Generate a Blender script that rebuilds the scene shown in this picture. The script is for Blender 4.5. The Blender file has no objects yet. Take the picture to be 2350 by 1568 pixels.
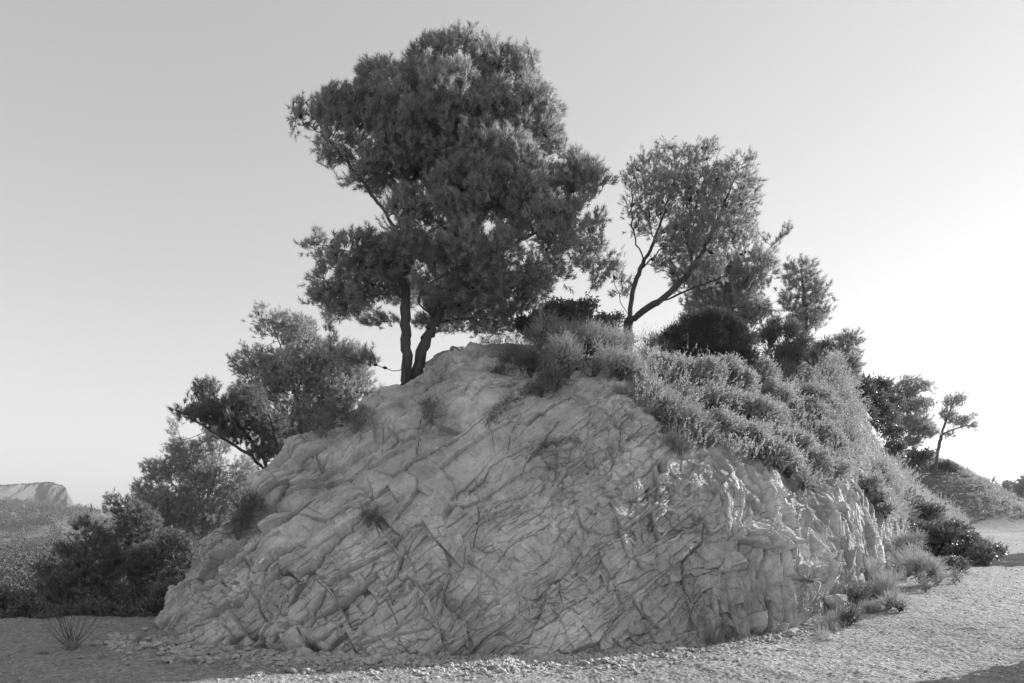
QL = 1.2
SUN = (22, 64.5, 5); SKYS = .15; SKY = (1, .2, 1); EXPO = .93; FILM = (.9, .1, .655); HAZE = .00022
import bpy, math, numpy as np
from mathutils import Vector
C = bpy.context.scene.collection
R = np.random.default_rng(7)
F, CX, HY, EYE = 1567.5, 1175.0, 1165.0, 1.6      # photograph grid 2350x1568, eye height in metres
def W(u, v, Y):
    return np.array([(u-CX)/F*Y, Y, EYE+(HY-v)/F*Y])
def UV(P):
    return CX+F*P[..., 0]/P[..., 1], HY+F*(EYE-P[..., 2])/P[..., 1]
def nrm(a):
    return a/np.maximum(np.linalg.norm(a, axis=-1, keepdims=True), 1e-9)
def sstep(a, b, x):
    t = np.clip((x-a)/(b-a), 0, 1); return t*t*(3-2*t)
# ------------------------------------------------------------------ noise
def hsh(i, j, k, s):
    h = (i.astype(np.int64)*73856093) ^ (j.astype(np.int64)*19349663) ^ (k.astype(np.int64)*83492791) ^ (s*2654435761)
    h &= 0xffffffff
    h = ((h ^ (h >> 16))*0x45d9f3b) & 0xffffffff
    h = ((h ^ (h >> 16))*0x45d9f3b) & 0xffffffff
    h = h ^ (h >> 16)
    return (h & 0xffffff)/float(0x1000000)
def vnoise(p, s=0):
    f = np.floor(p); t = p-f; t = t*t*(3-2*t); i = f.astype(np.int64); r = 0
    for a in (0, 1):
        wa = t[:, 0] if a else 1-t[:, 0]
        for b in (0, 1):
            wb = t[:, 1] if b else 1-t[:, 1]
            for c in (0, 1):
                wc = t[:, 2] if c else 1-t[:, 2]
                r = r+wa*wb*wc*hsh(i[:, 0]+a, i[:, 1]+b, i[:, 2]+c, s)
    return r*2-1
def fbm(p, s=0, o=4, g=.5):
    r = 0; a = 1.
    for k in range(o):
        r = r+a*vnoise(p*2.03**k+7.7*k, s+k); a *= g
    return r
def worley(p, s=0):
    """distance to the cell border, offset from the cell's seed, three random numbers per cell"""
    n = len(p); c = np.floor(p).astype(np.int64)
    d1 = np.full(n, 9e9); d2 = np.full(n, 9e9); o1 = np.zeros((n, 3)); o2 = np.zeros((n, 3)); ci = np.zeros((n, 3), np.int64)
    for a in (-1, 0, 1):
        for b in (-1, 0, 1):
            for e in (-1, 0, 1):
                i, j, k = c[:, 0]+a, c[:, 1]+b, c[:, 2]+e
                q = np.stack([i+hsh(i, j, k, s), j+hsh(i, j, k, s+1), k+hsh(i, j, k, s+2)], 1)-p
                d = (q*q).sum(1)
                m1 = d < d1; m2 = (~m1) & (d < d2)
                d2 = np.where(m1, d1, np.where(m2, d, d2)); o2 = np.where(m1[:, None], o1, np.where(m2[:, None], q, o2))
                d1 = np.where(m1, d, d1); o1 = np.where(m1[:, None], q, o1)
                ci[m1] = np.stack([i, j, k], 1)[m1]
    e = o2-o1
    bd = (d2-d1)/(2*np.maximum(np.linalg.norm(e, axis=1), 1e-6))
    rnd = np.stack([hsh(ci[:, 0], ci[:, 1], ci[:, 2], s+11+q) for q in range(3)], 1)
    return bd, -o1, rnd
# ------------------------------------------------------------------ mesh helpers
def mesh_raw(name, V, tris=None, quads=None, smooth=False):
    me = bpy.data.meshes.new(name)
    nt = 0 if tris is None else len(tris); nq = 0 if quads is None else len(quads)
    me.vertices.add(len(V)); me.vertices.foreach_set('co', np.ascontiguousarray(V, np.float32).ravel())
    li = []
    if nt: li.append(np.asarray(tris, np.int32).ravel())
    if nq: li.append(np.asarray(quads, np.int32).ravel())
    li = np.concatenate(li); me.loops.add(len(li)); me.loops.foreach_set('vertex_index', li)
    st = np.concatenate([np.arange(nt)*3, nt*3+np.arange(nq)*4]).astype(np.int32)
    me.polygons.add(nt+nq); me.polygons.foreach_set('loop_start', st)
    me.polygons.foreach_set('use_smooth', np.full(nt+nq, smooth, bool))
    me.update(calc_edges=True); return me
class G:
    def __init__(s): s.V = []; s.T = []; s.Q = []; s.n = 0
    def tri(s, V, T): s.V.append(V); s.T.append(T+s.n); s.n += len(V)
    def quad(s, V, Q): s.V.append(V); s.Q.append(Q+s.n); s.n += len(V)
    def mesh(s, name, smooth=False):
        return mesh_raw(name, np.concatenate(s.V), np.concatenate(s.T) if s.T else None, np.concatenate(s.Q) if s.Q else None, smooth)
    def build(s, name, mat, parent=None, smooth=False):
        return link(name, s.mesh(name, smooth), mat, parent)
def link(name, me, mat, parent=None):
    o = bpy.data.objects.new(name, me); C.objects.link(o)
    if mat and not me.materials: me.materials.append(mat)
    if parent:
        o.parent = parent; o.matrix_parent_inverse = parent.matrix_world.inverted()
    return o
def tag(o, label=None, cat=None, group=None, kind=None):
    if label: o['label'] = label
    if cat: o['category'] = cat
    if group: o['group'] = group
    if kind: o['kind'] = kind
    return o
def empty(name, loc, label, cat, group=None):
    o = bpy.data.objects.new(name, None); C.objects.link(o); o.location = loc; o.empty_display_size = .3
    bpy.context.view_layer.update()
    return tag(o, label, cat, group)
def grid_quads(nr, nc, wrap=False):
    r = np.arange(nr-1)[:, None]; c = np.arange(nc if wrap else nc-1)[None, :]; c2 = (c+1) % nc
    return np.stack([r*nc+c, r*nc+c2, (r+1)*nc+c2, (r+1)*nc+c], -1).reshape(-1, 4)
# ------------------------------------------------------------------ materials (the photograph is monochrome: every colour is a grey)
def newmat(name):
    m = bpy.data.materials.new(name); m.use_nodes = True; nt = m.node_tree
    b = nt.nodes['Principled BSDF']; return m, nt, b
def N(nt, t, **kw):
    n = nt.nodes.new(t)
    for k, v in kw.items():
        if k in n.inputs: n.inputs[k].default_value = v
        else: setattr(n, k, v)
    return n
def ramp(nt, src, stops):
    r = nt.nodes.new('ShaderNodeValToRGB'); e = r.color_ramp.elements
    while len(e) < len(stops): e.new(.5)
    for i, (p, g) in enumerate(stops): e[i].position = p; e[i].color = (g, g, g, 1)
    nt.links.new(src, r.inputs[0]); return r
def leaf_mat(name, lo, hi, rough=.5, trans=.35, spec=.4, nscale=1.3):
    m, nt, b = newmat(name); L = nt.links.new
    g = N(nt, 'ShaderNodeNewGeometry'); tc = N(nt, 'ShaderNodeTexCoord')
    nz = N(nt, 'ShaderNodeTexNoise', Scale=nscale, Detail=3.0); L(tc.outputs['Object'], nz.inputs['Vector'])
    mx = N(nt, 'ShaderNodeMath', operation='MULTIPLY_ADD'); L(nz.outputs[0], mx.inputs[0]); mx.inputs[1].default_value = .9; mx.inputs[2].default_value = -.2
    ad = N(nt, 'ShaderNodeMath', operation='MULTIPLY_ADD'); L(g.outputs['Random Per Island'], ad.inputs[0]); ad.inputs[1].default_value = .5; L(mx.outputs[0], ad.inputs[2])
    r = ramp(nt, ad.outputs[0], [(0, lo), (.9, hi)])
    L(r.outputs[0], b.inputs['Base Color']); b.inputs['Roughness'].default_value = rough; b.inputs['Specular IOR Level'].default_value = spec
    t = N(nt, 'ShaderNodeBsdfTranslucent'); L(r.outputs[0], t.inputs[0])
    s = N(nt, 'ShaderNodeMixShader'); s.inputs[0].default_value = trans
    L(b.outputs[0], s.inputs[1]); L(t.outputs[0], s.inputs[2]); L(s.outputs[0], nt.nodes['Material Output'].inputs[0]); return m
def bark_mat(name, lo, hi, sc=9.):
    m, nt, b = newmat(name); L = nt.links.new; tc = N(nt, 'ShaderNodeTexCoord')
    mp = N(nt, 'ShaderNodeMapping'); mp.inputs['Scale'].default_value = (1, 1, .35); L(tc.outputs['Object'], mp.inputs[0])
    v = N(nt, 'ShaderNodeTexVoronoi', Scale=sc*1.6, feature='DISTANCE_TO_EDGE'); nz = N(nt, 'ShaderNodeTexNoise', Scale=sc, Detail=8.0)
    L(mp.outputs[0], nz.inputs['Vector'])
    ad = N(nt, 'ShaderNodeVectorMath', operation='ADD'); L(mp.outputs[0], ad.inputs[0]); L(nz.outputs['Color'], ad.inputs[1]); L(ad.outputs[0], v.inputs['Vector'])
    r = ramp(nt, nz.outputs[0], [(.3, lo), (.7, hi)]); L(r.outputs[0], b.inputs['Base Color']); b.inputs['Roughness'].default_value = .9
    mu = N(nt, 'ShaderNodeMath', operation='MULTIPLY'); L(v.outputs[0], mu.inputs[0]); L(nz.outputs[0], mu.inputs[1])
    bp = N(nt, 'ShaderNodeBump', Strength=1.0, Distance=.05); L(mu.outputs[0], bp.inputs['Height']); L(bp.outputs[0], b.inputs['Normal']); return m
def rock_mat(name, lo, hi, bump=.012, big=1.):
    m, nt, b = newmat(name); L = nt.links.new; tc = N(nt, 'ShaderNodeTexCoord').outputs['Object']
    def nz(s, d=6., ro=.55, dist=0.):
        n = N(nt, 'ShaderNodeTexNoise', Scale=s*big, Detail=d, Roughness=ro, Distortion=dist); L(tc, n.inputs['Vector']); return n.outputs[0]
    a = nz(1.1, 5, .6, .6); c = nz(14, 8, .65); d = nz(3.7, 6, .6, 1.2)
    m1 = N(nt, 'ShaderNodeMath', operation='MULTIPLY_ADD'); L(c, m1.inputs[0]); m1.inputs[1].default_value = .55; L(a, m1.inputs[2])
    r = ramp(nt, m1.outputs[0], [(.45, lo), (.72, (lo+hi)/2), (1.05, hi)])
    # pale calcite veins and weathered darker patches
    ms = N(nt, 'ShaderNodeMapping'); ms.inputs['Scale'].default_value = (1.0, 1.0, .18); L(tc, ms.inputs[0]); ns = N(nt, 'ShaderNodeTexNoise', Scale=5.*big, Detail=7.0, Roughness=.65); L(ms.outputs[0], ns.inputs['Vector'])
    st = ramp(nt, ns.outputs[0], [(.36, .8), (.56, 1.04)]); x0 = N(nt, 'ShaderNodeMixRGB', blend_type='MULTIPLY'); x0.inputs[0].default_value = 1; L(r.outputs[0], x0.inputs[1]); L(st.outputs[0], x0.inputs[2]); r = x0
    sp_ = ramp(nt, nz(55, 3, .6), [(.30, .55), (.40, 1)]); x9 = N(nt, 'ShaderNodeMixRGB', blend_type='MULTIPLY'); x9.inputs[0].default_value = .8; L(r.outputs[0], x9.inputs[1]); L(sp_.outputs[0], x9.inputs[2]); r = x9
    vn = N(nt, 'ShaderNodeMath', operation='SUBTRACT'); L(d, vn.inputs[0]); vn.inputs[1].default_value = .5
    va = N(nt, 'ShaderNodeMath', operation='ABSOLUTE'); L(vn.outputs[0], va.inputs[0])
    vr = ramp(nt, va.outputs[0], [(0, 1), (.012, 0)])
    pt = ramp(nt, nz(.8, 6, .7, .4), [(.38, .74), (.6, 1.12)])
    x1 = N(nt, 'ShaderNodeMixRGB', blend_type='MULTIPLY'); x1.inputs[0].default_value = 1; L(r.outputs[0], x1.inputs[1]); L(pt.outputs[0], x1.inputs[2])
    x2 = N(nt, 'ShaderNodeMixRGB'); L(vr.outputs[0], x2.inputs[0]); L(x1.outputs[0], x2.inputs[1]); x2.inputs[2].default_value = (min(hi*1.15, .6),)*3+(1,)
    sc = N(nt, 'ShaderNodeMath', operation='MULTIPLY'); L(vr.outputs[0], sc.inputs[0]); sc.inputs[1].default_value = .35; L(sc.outputs[0], x2.inputs[0])
    at = N(nt, 'ShaderNodeAttribute', attribute_name='tone'); x3 = N(nt, 'ShaderNodeMixRGB', blend_type='MULTIPLY'); x3.inputs[0].default_value = 1 if name == 'limestone' else 0; L(x2.outputs[0], x3.inputs[1]); L(at.outputs['Fac'], x3.inputs[2])
    L(x3.outputs[0], b.inputs['Base Color']); b.inputs['Roughness'].default_value = .92; b.inputs['Specular IOR Level'].default_value = .25
    f = nz(30, 10, .8); b1 = N(nt, 'ShaderNodeBump', Strength=1., Distance=bump); L(f, b1.inputs['Height'])
    v = N(nt, 'ShaderNodeTexVoronoi', Scale=11.*big, feature='DISTANCE_TO_EDGE'); ww = N(nt, 'ShaderNodeMixRGB'); ww.inputs[0].default_value = .12
    n3 = N(nt, 'ShaderNodeTexNoise', Scale=6.*big, Detail=4.0); L(tc, n3.inputs['Vector']); L(tc, ww.inputs[1]); L(n3.outputs['Color'], ww.inputs[2]); L(ww.outputs[0], v.inputs['Vector'])
    vm = ramp(nt, v.outputs[0], [(0, 0), (.05, 1)]); b2 = N(nt, 'ShaderNodeBump', Strength=.35, Distance=bump); L(vm.outputs[0], b2.inputs['Height']); L(b1.outputs[0], b2.inputs['Normal'])
    mp = N(nt, 'ShaderNodeMapping'); mp.inputs['Rotation'].default_value = (0, math.radians(40), 0); L(ww.outputs[0], mp.inputs[0])
    mp2 = N(nt, 'ShaderNodeMapping'); mp2.inputs['Scale'].default_value = (1, 1, 1.9); L(mp.outputs[0], mp2.inputs[0])
    v5 = N(nt, 'ShaderNodeTexVoronoi', Scale=5.5*big, feature='DISTANCE_TO_EDGE'); L(mp2.outputs[0], v5.inputs['Vector']); v6 = ramp(nt, v5.outputs[0], [(0, 0), (.022, 1)])
    b3 = N(nt, 'ShaderNodeBump', Strength=.3, Distance=bump*1.6); L(v6.outputs[0], b3.inputs['Height']); L(b2.outputs[0], b3.inputs['Normal'])
    L(b3.outputs[0], b.inputs['Normal']); return m
M = {}
M['rock'] = rock_mat('limestone', .31, .6, .017)
M['stone'] = rock_mat('loose_limestone', .34, .56, .006, 2.)
M['cliff'] = rock_mat('far_limestone', .09, .17, .8, .02)
M['pine'] = leaf_mat('pine_needles', .15, .54, .45, .52)
M['pine_dark'] = leaf_mat('dark_pine_needles', .07, .3, .45, .35)
M['pine_pale'] = leaf_mat('pale_pine_needles', .26, .56, .45, .35)
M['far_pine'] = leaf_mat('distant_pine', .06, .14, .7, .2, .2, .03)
M['juniper'] = leaf_mat('juniper_scales', .07, .14, .6, .15)
M['leaf'] = leaf_mat('glossy_small_leaves', .3, .5, .5, .35, .35)
M['rosemary'] = leaf_mat('rosemary_leaves', .28, .46, .6, .35, .25)
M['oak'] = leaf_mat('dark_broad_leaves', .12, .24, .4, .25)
M['dry'] = leaf_mat('dry_grass', .2, .42, .7, .4, .2)
M['bark'] = bark_mat('pine_bark', .05, .15)
M['twig'] = bark_mat('grey_twig', .1, .2, 30.)
M['dead'] = bark_mat('pale_dead_twig', .3, .5, 30.)
M['cone'] = bark_mat('pine_cone_scales', .03, .06, 60.)
m, nt, b = newmat('white_paint'); b.inputs['Base Color'].default_value = (.8, .8, .8, 1); b.inputs['Roughness'].default_value = .6; M['paint'] = m
m, nt, b = newmat('worn_paint'); b.inputs['Base Color'].default_value = (.42, .42, .42, 1); b.inputs['Roughness'].default_value = .8; M['paint_old'] = m
def ground_mat():
    m, nt, b = newmat('gravel_ground'); L = nt.links.new; tc = N(nt, 'ShaderNodeTexCoord').outputs['Object']
    def nz(s, d=6., ro=.6):
        n = N(nt, 'ShaderNodeTexNoise', Scale=s, Detail=d, Roughness=ro); L(tc, n.inputs['Vector']); return n.outputs[0]
    a = ramp(nt, nz(.5, 5), [(.3, .75), (.7, 1.1)]); c = ramp(nt, nz(22, 8, .7), [(.3, .2), (.72, .43)])
    v = N(nt, 'ShaderNodeTexVoronoi', Scale=26., Randomness=1.); L(tc, v.inputs['Vector'])
    vc = ramp(nt, v.outputs['Color'], [(0, .72), (1, 1.25)])
    x = N(nt, 'ShaderNodeMixRGB', blend_type='MULTIPLY'); x.inputs[0].default_value = 1; L(a.outputs[0], x.inputs[1]); L(c.outputs[0], x.inputs[2])
    y = N(nt, 'ShaderNodeMixRGB', blend_type='MULTIPLY'); y.inputs[0].default_value = 1; L(x.outputs[0], y.inputs[1]); L(vc.outputs[0], y.inputs[2])
    # vegetated soil away from the road
    at = N(nt, 'ShaderNodeAttribute', attribute_name='soil'); z = N(nt, 'ShaderNodeMixRGB'); L(at.outputs['Fac'], z.inputs[0]); L(y.outputs[0], z.inputs[1])
    sr = ramp(nt, nz(11, 9, .75), [(.32, .05), (.7, .3)]); L(sr.outputs[0], z.inputs[2]); L(z.outputs[0], b.inputs['Base Color'])
    b.inputs['Roughness'].default_value = .95; b.inputs['Specular IOR Level'].default_value = .2
    vd = N(nt, 'ShaderNodeMath', operation='SUBTRACT'); vd.inputs[0].default_value = .6; L(v.outputs['Distance'], vd.inputs[1])
    b1 = N(nt, 'ShaderNodeBump', Strength=.9, Distance=.018); L(vd.outputs[0], b1.inputs['Height'])
    b2 = N(nt, 'ShaderNodeBump', Strength=.7, Distance=.02); L(nz(45, 8, .75), b2.inputs['Height']); L(b1.outputs[0], b2.inputs['Normal'])
    L(b2.outputs[0], b.inputs['Normal']); return m
M['ground'] = ground_mat()
# ------------------------------------------------------------------ the rock outcrop
ST = [ # (u, v, distance) for foot, three heights on the face, brow, top
 [(352,1462,8.5),(356,1456,8.6),(360,1450,8.7),(364,1445,8.8),(368,1440,8.95),(374,1438,9.2)],
 [(425,1476,8.05),(422,1450,8.3),(420,1425,8.5),(418,1390,8.8),(418,1357,9.1),(422,1355,9.5)],
 [(500,1484,7.86),(496,1420,8.15),(490,1360,8.45),(484,1300,8.8),(482,1247,9.15),(490,1240,9.7)],
 [(570,1493,7.65),(562,1400,8.05),(555,1310,8.45),(548,1230,8.85),(545,1168,9.25),(556,1162,9.9)],
 [(650,1500,7.49),(640,1380,7.95),(628,1260,8.5),(612,1150,9.1),(600,1098,9.5),(612,1085,10.2)],
 [(740,1503,7.42),(735,1370,7.9),(725,1240,8.45),(708,1120,9.1),(692,1022,9.8),(712,1010,10.5)],
 [(840,1506,7.35),(838,1360,7.85),(835,1200,8.5),(830,1080,9.2),(828,968,10.1),(850,935,10.9)],
 [(1000,1512,7.23),(1000,1340,7.75),(1000,1170,8.45),(990,1010,9.35),(972,893,10.4),(968,872,11.2)],
 [(1120,1511,7.25),(1120,1340,7.75),(1118,1160,8.4),(1110,990,9.3),(1095,850,10.5),(1078,802,11.6)],
 [(1240,1508,7.3),(1240,1340,7.75),(1238,1160,8.35),(1232,1000,9.1),(1225,875,10.1),(1215,800,11.6)],
 [(1400,1498,7.53),(1400,1330,7.95),(1398,1170,8.4),(1392,1020,9.0),(1388,905,9.75),(1375,830,11.2)],
 [(1500,1483,7.88),(1495,1330,8.25),(1488,1190,8.6),(1478,1050,9.1),(1470,930,9.9),(1460,840,11.6)],
 [(1580,1470,8.25),(1572,1330,8.5),(1560,1200,8.8),(1545,1085,9.2),(1535,970,10.1),(1520,850,12)],
 [(1700,1457,8.6),(1692,1320,8.85),(1683,1200,9.1),(1672,1095,9.4),(1655,980,10.5),(1620,855,12.5)],
 [(1790,1443,9.0),(1783,1310,9.2),(1775,1200,9.4),(1765,1105,9.7),(1735,980,11),(1700,850,13.2)],
 [(1860,1425,9.7),(1855,1300,9.85),(1848,1200,10),(1840,1110,10.3),(1810,980,11.6),(1770,845,14)],
 [(1930,1385,11.4),(1928,1280,11.45),(1922,1185,11.55),(1915,1100,11.8),(1882,960,12.9),(1835,840,15)],
 [(1990,1340,14.3),(1990,1250,14.3),(1986,1170,14.4),(1976,1080,14.6),(1945,965,15.1),(1885,838,16.6)],
 [(2048,1300,18.6),(2048,1235,18.6),(2044,1170,18.7),(2034,1105,19),(2005,1018,19.6),(1935,900,21.5)],
 [(2090,1275,22.8),(2090,1230,22.8),(2085,1185,23),(2074,1130,23.4),(2050,1085,24),(2002,1010,26)],
 [(2150,1250,29.5),(2148,1225,29.5),(2140,1195,29.8),(2128,1165,30.3),(2105,1140,31),(2062,1098,33)],
 [(2215,1232,37.4),(2213,1220,37.4),(2207,1205,37.8),(2196,1190,38.5),(2180,1180,39.5),(2150,1160,41)],
]
def KY(u): return float(np.interp(u, [1250, 1400, 1580, 1700, 1860, 1990], [1, .975, .94, .915, .885, .82]))
def AY(u, Y): return Y*KY(u) if Y < 30 else Y
LEAN = [0, .45, .9, 1.4, 1.8, 1.3]
ST = [[(u, v, Y*KY(u)+LEAN[i]*np.interp(k, [11, 12, 13, 14, 15, 16, 18, 20, 21], [0, .02, .2, .6, 1, 1.1, 1.2, 1.5, .5])) for i, (u, v, Y) in enumerate(s)] for k, s in enumerate(ST)]
CP = []
for s in ST:
    p = [W(*q) for q in s]
    a = p[0].copy(); out = (p[0]-p[1]); out[2] = 0; out = out/max(np.linalg.norm(out), .05)
    a += out*.35; a[2] = -.35
    t = p[5]; away = t-p[2]; away[2] = 0; away = away/max(np.linalg.norm(away), .1)
    hh = max(t[2], .1)
    bdir = np.array([-.35, .94, 0]) if t[0] < 3 else np.array([-.6, .8, 0])
    b1 = t+bdir*min(2.4, hh*.7+.2)+np.array([0, 0, .0])
    b2 = t+bdir*min(4.6, hh*1.5+.4)-np.array([0, 0, hh*.45+.2])
    b3 = t+bdir*min(8, hh*2.3+.8)-np.array([0, 0, hh+3.5])
    CP.append([a]+p+[b1, b2, b3])
CP = np.array(CP)                                   # stations x rows x 3
def cr(A, idx, fr):
    n = len(A); g = lambda k: A[np.clip(k, 0, n-1)]
    p0, p1, p2, p3 = g(idx-1), g(idx), g(idx+1), g(idx+2)
    t = fr.reshape((-1,)+(1,)*(A.ndim-1))
    return .5*((2*p1)+(-p0+p2)*t+(2*p0-5*p1+4*p2-p3)*t*t+(-p0+3*p1-3*p2+p3)*t**3)
def dens(counts):
    i = np.concatenate([np.full(c, k) for k, c in enumerate(counts)]+[[len(counts)-1]])
    f = np.concatenate([np.arange(c)/c for c in counts]+[[1.0]]); return i.astype(int), f
us = [s[1][0] for s in ST]
cols = [max(24, int((us[k+1]-us[k])*.66*QL)) for k in range(len(us)-1)]
cols[-1] = 90; cols[-2] = 110; cols[-3] = 110; cols[-4] = 150; cols[-5] = 190; cols[-6] = 130
rows = [12]+[int(x*QL) for x in (120, 112, 104, 84, 56)]+[40, 16, 10]
ci, cf = dens(cols); ri, rf = dens(rows)
A = cr(CP, ci, cf)                                  # cols x rows x 3
B = cr(np.swapaxes(A, 0, 1), ri, rf)                # rows x cols x 3
nr, nc = B.shape[:2]
def grid_normals(P):
    du = np.gradient(P, axis=1); dv = np.gradient(P, axis=0); n = np.cross(du, dv)
    return nrm(n)
BN = grid_normals(B)
P0 = B.reshape(-1, 3).copy(); NN = BN.reshape(-1, 3)
# smooth the direction used for displacement
u_, v_ = UV(P0); SU, SV = u_/.94, v_/.94            # the photograph's own pixels
def blur(a, k):
    a = a.reshape(nr, nc, -1)
    for _ in range(k):
        a = (np.roll(a, 1, 0)+np.roll(a, -1, 0)+2*a)/4; a = (np.roll(a, 1, 1)+np.roll(a, -1, 1)+2*a)/4
    return a.reshape(nr*nc, -1)
rowi = np.repeat(np.arange(nr), nc)
rb = np.cumsum([0]+rows)
face = sstep(0, rb[1], rowi)*(1-sstep(rb[6], rb[8], rowi))
th = math.radians(40)
wp = P0+.07*np.stack([fbm(P0*1.1+9*k, 40+k, 3) for k in range(3)], 1)+.007*np.stack([fbm(P0*9+9*k, 60+k, 2) for k in range(3)], 1)
e1 = np.array([math.cos(th), .25, math.sin(th)]); e1 /= np.linalg.norm(e1)
e2 = np.array([-math.sin(th), .1, math.cos(th)]); e2 /= np.linalg.norm(e2); e3 = np.cross(e1, e2)
# towards the right-hand end the fractures stand nearly upright
steep = sstep(1640, 1860, SU+.25*(SV-1300))
thv = math.radians(76)
f1 = np.array([.18, .3, 1.0]); f1 /= np.linalg.norm(f1); f2 = np.array([.66, .73, 0]); f2 = nrm(f2-f1*(f2@f1)); f3 = np.cross(f1, f2)
lb = np.stack([wp@e1, wp@e2, wp@e3], 1); lv = np.stack([wp@f1, wp@f2, wp@f3], 1)
TONE = []
def groove(bd, w): return np.exp(-(bd/w)**2)
def cells(q, sx, seed, tilt, gw, gd, lift, bias=None):
    bd, off, rn = worley(q/np.array(sx), seed)
    g = (rn-.5)*2
    s = np.array(sx)
    d = (off*g).sum(1)*tilt*(s.min()*.6+.4*s.mean())+(rn[:, 0]-.5)*lift
    if bias is not None: d = d-bias*off[:, 1]*s[1]*(.3+1.2*rn[:, 2])
    bw = bd*min(s)
    TONE.append(rn[:, 2])
    return d-gd*groove(bw, gw)*(.35+.9*rn[:, 1])
def bricks(x, y, h, w, seed, tilt, lift, gw, gd, z=None):
    z = 0*x if z is None else z
    y = y/h+.45*vnoise(np.stack([y/h*.8, x*.15/h, 0*x], 1), seed); i = np.floor(y); fy = y-i; i = i.astype(np.int64); zero = 0*i
    k = .6+.9*hsh(i, zero, zero, seed+1); x = (x+(hsh(i, zero, zero+1, seed)-.5)*.9*fy*h)/(w*k)+hsh(i, zero, zero+2, seed)*9
    x = x+.3*vnoise(np.stack([x*.7, i*1., 0*x], 1), seed+3); j = np.floor(x); fx = x-j; j = j.astype(np.int64)
    r = [hsh(i, j, zero, seed+5+q) for q in range(4)]
    d = lift*(r[0]-.5)+tilt*((fy-.5)*h*(r[1]*2-1)+(fx-.5)*w*k*(r[2]*2-1))
    g = np.minimum(np.minimum(fy, 1-fy)*h, np.minimum(fx, 1-fx)*w*k*(1+3*(r[3] > .7)))
    return d-gd*groove(g, gw)*(.3+r[3]), r[3]
reg = lambda x, y, rx, ry: np.exp(-(((SU-x)/rx)**2+((SV-y)/ry)**2))
n1 = vnoise(P0*.9, 5); n2 = vnoise(P0*1.7, 6)
smooth = np.clip(reg(930, 1120, 170, 130)+reg(690, 1210, 130, 90)+reg(760, 1290, 160, 90)+reg(1330, 1020, 150, 70)+reg(1090, 1010, 120, 90)+.5*reg(1250, 1130, 90, 70)+.8*reg(1120, 1160, 110, 80)+.6*reg(1770, 1200, 90, 70)+.7*reg(1060, 1310, 120, 70)+.4*n1, 0, 1)
rubble = np.clip(reg(1600, 1250, 150, 190)+.8*reg(1400, 1250, 200, 130)+.6*reg(1420, 1400, 180, 120)+.7*reg(620, 1500, 120, 90)+.35*n2-.05, 0, 1)
far = np.clip(1-(P0[:, 1]-11)/40, .6, 1)
D = np.zeros(len(P0))
dA = cells(lb, (1.25, .55, 1.0), 101, .18, .006, .018, .06)
k1, t1 = bricks(lb[:, 0], lb[:, 1], .34, .75, 601, .20, .13, .008, .03); k2, t2 = bricks(lb[:, 0]+.2, lb[:, 1]+.1, .12, .27, 631, .30, .045, .006, .022)
k3, t3 = bricks(lv[:, 0], lv[:, 1], .30, .9, 661, .22, .09, .010, .04); k4, t4 = bricks(lv[:, 0]+.3, lv[:, 1]+.2, .10, .32, 691, .48, .05, .005, .02)
dB = cells(lb+.03, (.46, .23, .4), 131, .33, .005, .014, .04)
dC = cells(lb*1.03+5, (.19, .12, .17), 161, .42, .004, .007, .022)
dD = cells(lb*1.03+9, (.08, .055, .07), 191, .48, .003, .003, .010)
bw_ = sstep(1690, 1900, SU+.2*(SV-1350))
vA = cells(lv, (1.5, .42, .8), 201, .22, .012, .04, .10, .10*bw_)
vB = cells(lv+.4, (.6, .15, .3), 231, .34, .008, .024, .04, .12*bw_)
fv = 1-.8*sstep(8.6, 12, P0[:, 1])
vC = fv*cells(lv+.9, (.20, .06, .13), 261, .36, .006, .010, .014, .1*bw_)
lam = (lb[:, 1]+.05*fbm(P0*2, 77, 3))                # bedding laminations
cm = np.clip(.55+.9*vnoise(P0*1.9, 44), 0, 1.2)
bdn, _, rnn = worley((lb+.05*np.stack([fbm(P0*3+9*k, 80+k, 2) for k in range(3)], 1))/np.array((.34, .17, .3)), 501)
dN = -.026*groove(bdn*.17, .006)*np.clip(cm-.15, 0, 1)*(.3+rnn[:, 1]); bdn, _, rnn = worley(lb/np.array((.13, .09, .12)), 511)
dN += -.013*groove(bdn*.09, .0045)*np.clip(cm-.55, 0, 1)*(.3+rnn[:, 2])+.02*(rnn[:, 0]-.5)*np.clip(rubble-.2, 0, 1)
bed = .5*(np.mod(lam*2.1, 1)-.5)*.06
flat_ = 1-.6*sstep(960, 1120, SU-.4*(SV-1250))
k0, t0 = bricks(lb[:, 0]+.5, lb[:, 1]+.3, .72, 1.3, 721, .16, .22, .010, .015)
Dl = k0*(flat_-.3)+flat_*k1+(.6+.4*flat_)*k2*(1-.7*smooth)*np.clip(.75+.6*n2, .2, 1)+.7*dA+.45*dB*(1-.8*smooth)+dC*(1-.93*smooth)*(.6+.35*rubble)+dD*(.2+.55*rubble)*(1-.9*smooth)*(.5+.5*n2)+bed*(1-rubble)+dN*(1-.85*smooth)*.8
Dv = .55*(vA+vB*fv+vC)+.25*dB*fv+k3+k4*(.35+.65*fv)
D = Dl*(1-steep)+Dv*steep
D += .04*fbm(P0*1.3, 21, 3)+.010*fbm(P0*6, 25, 4)*(1-.5*smooth)+.0045*fbm(P0*24, 31, 3)
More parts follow.
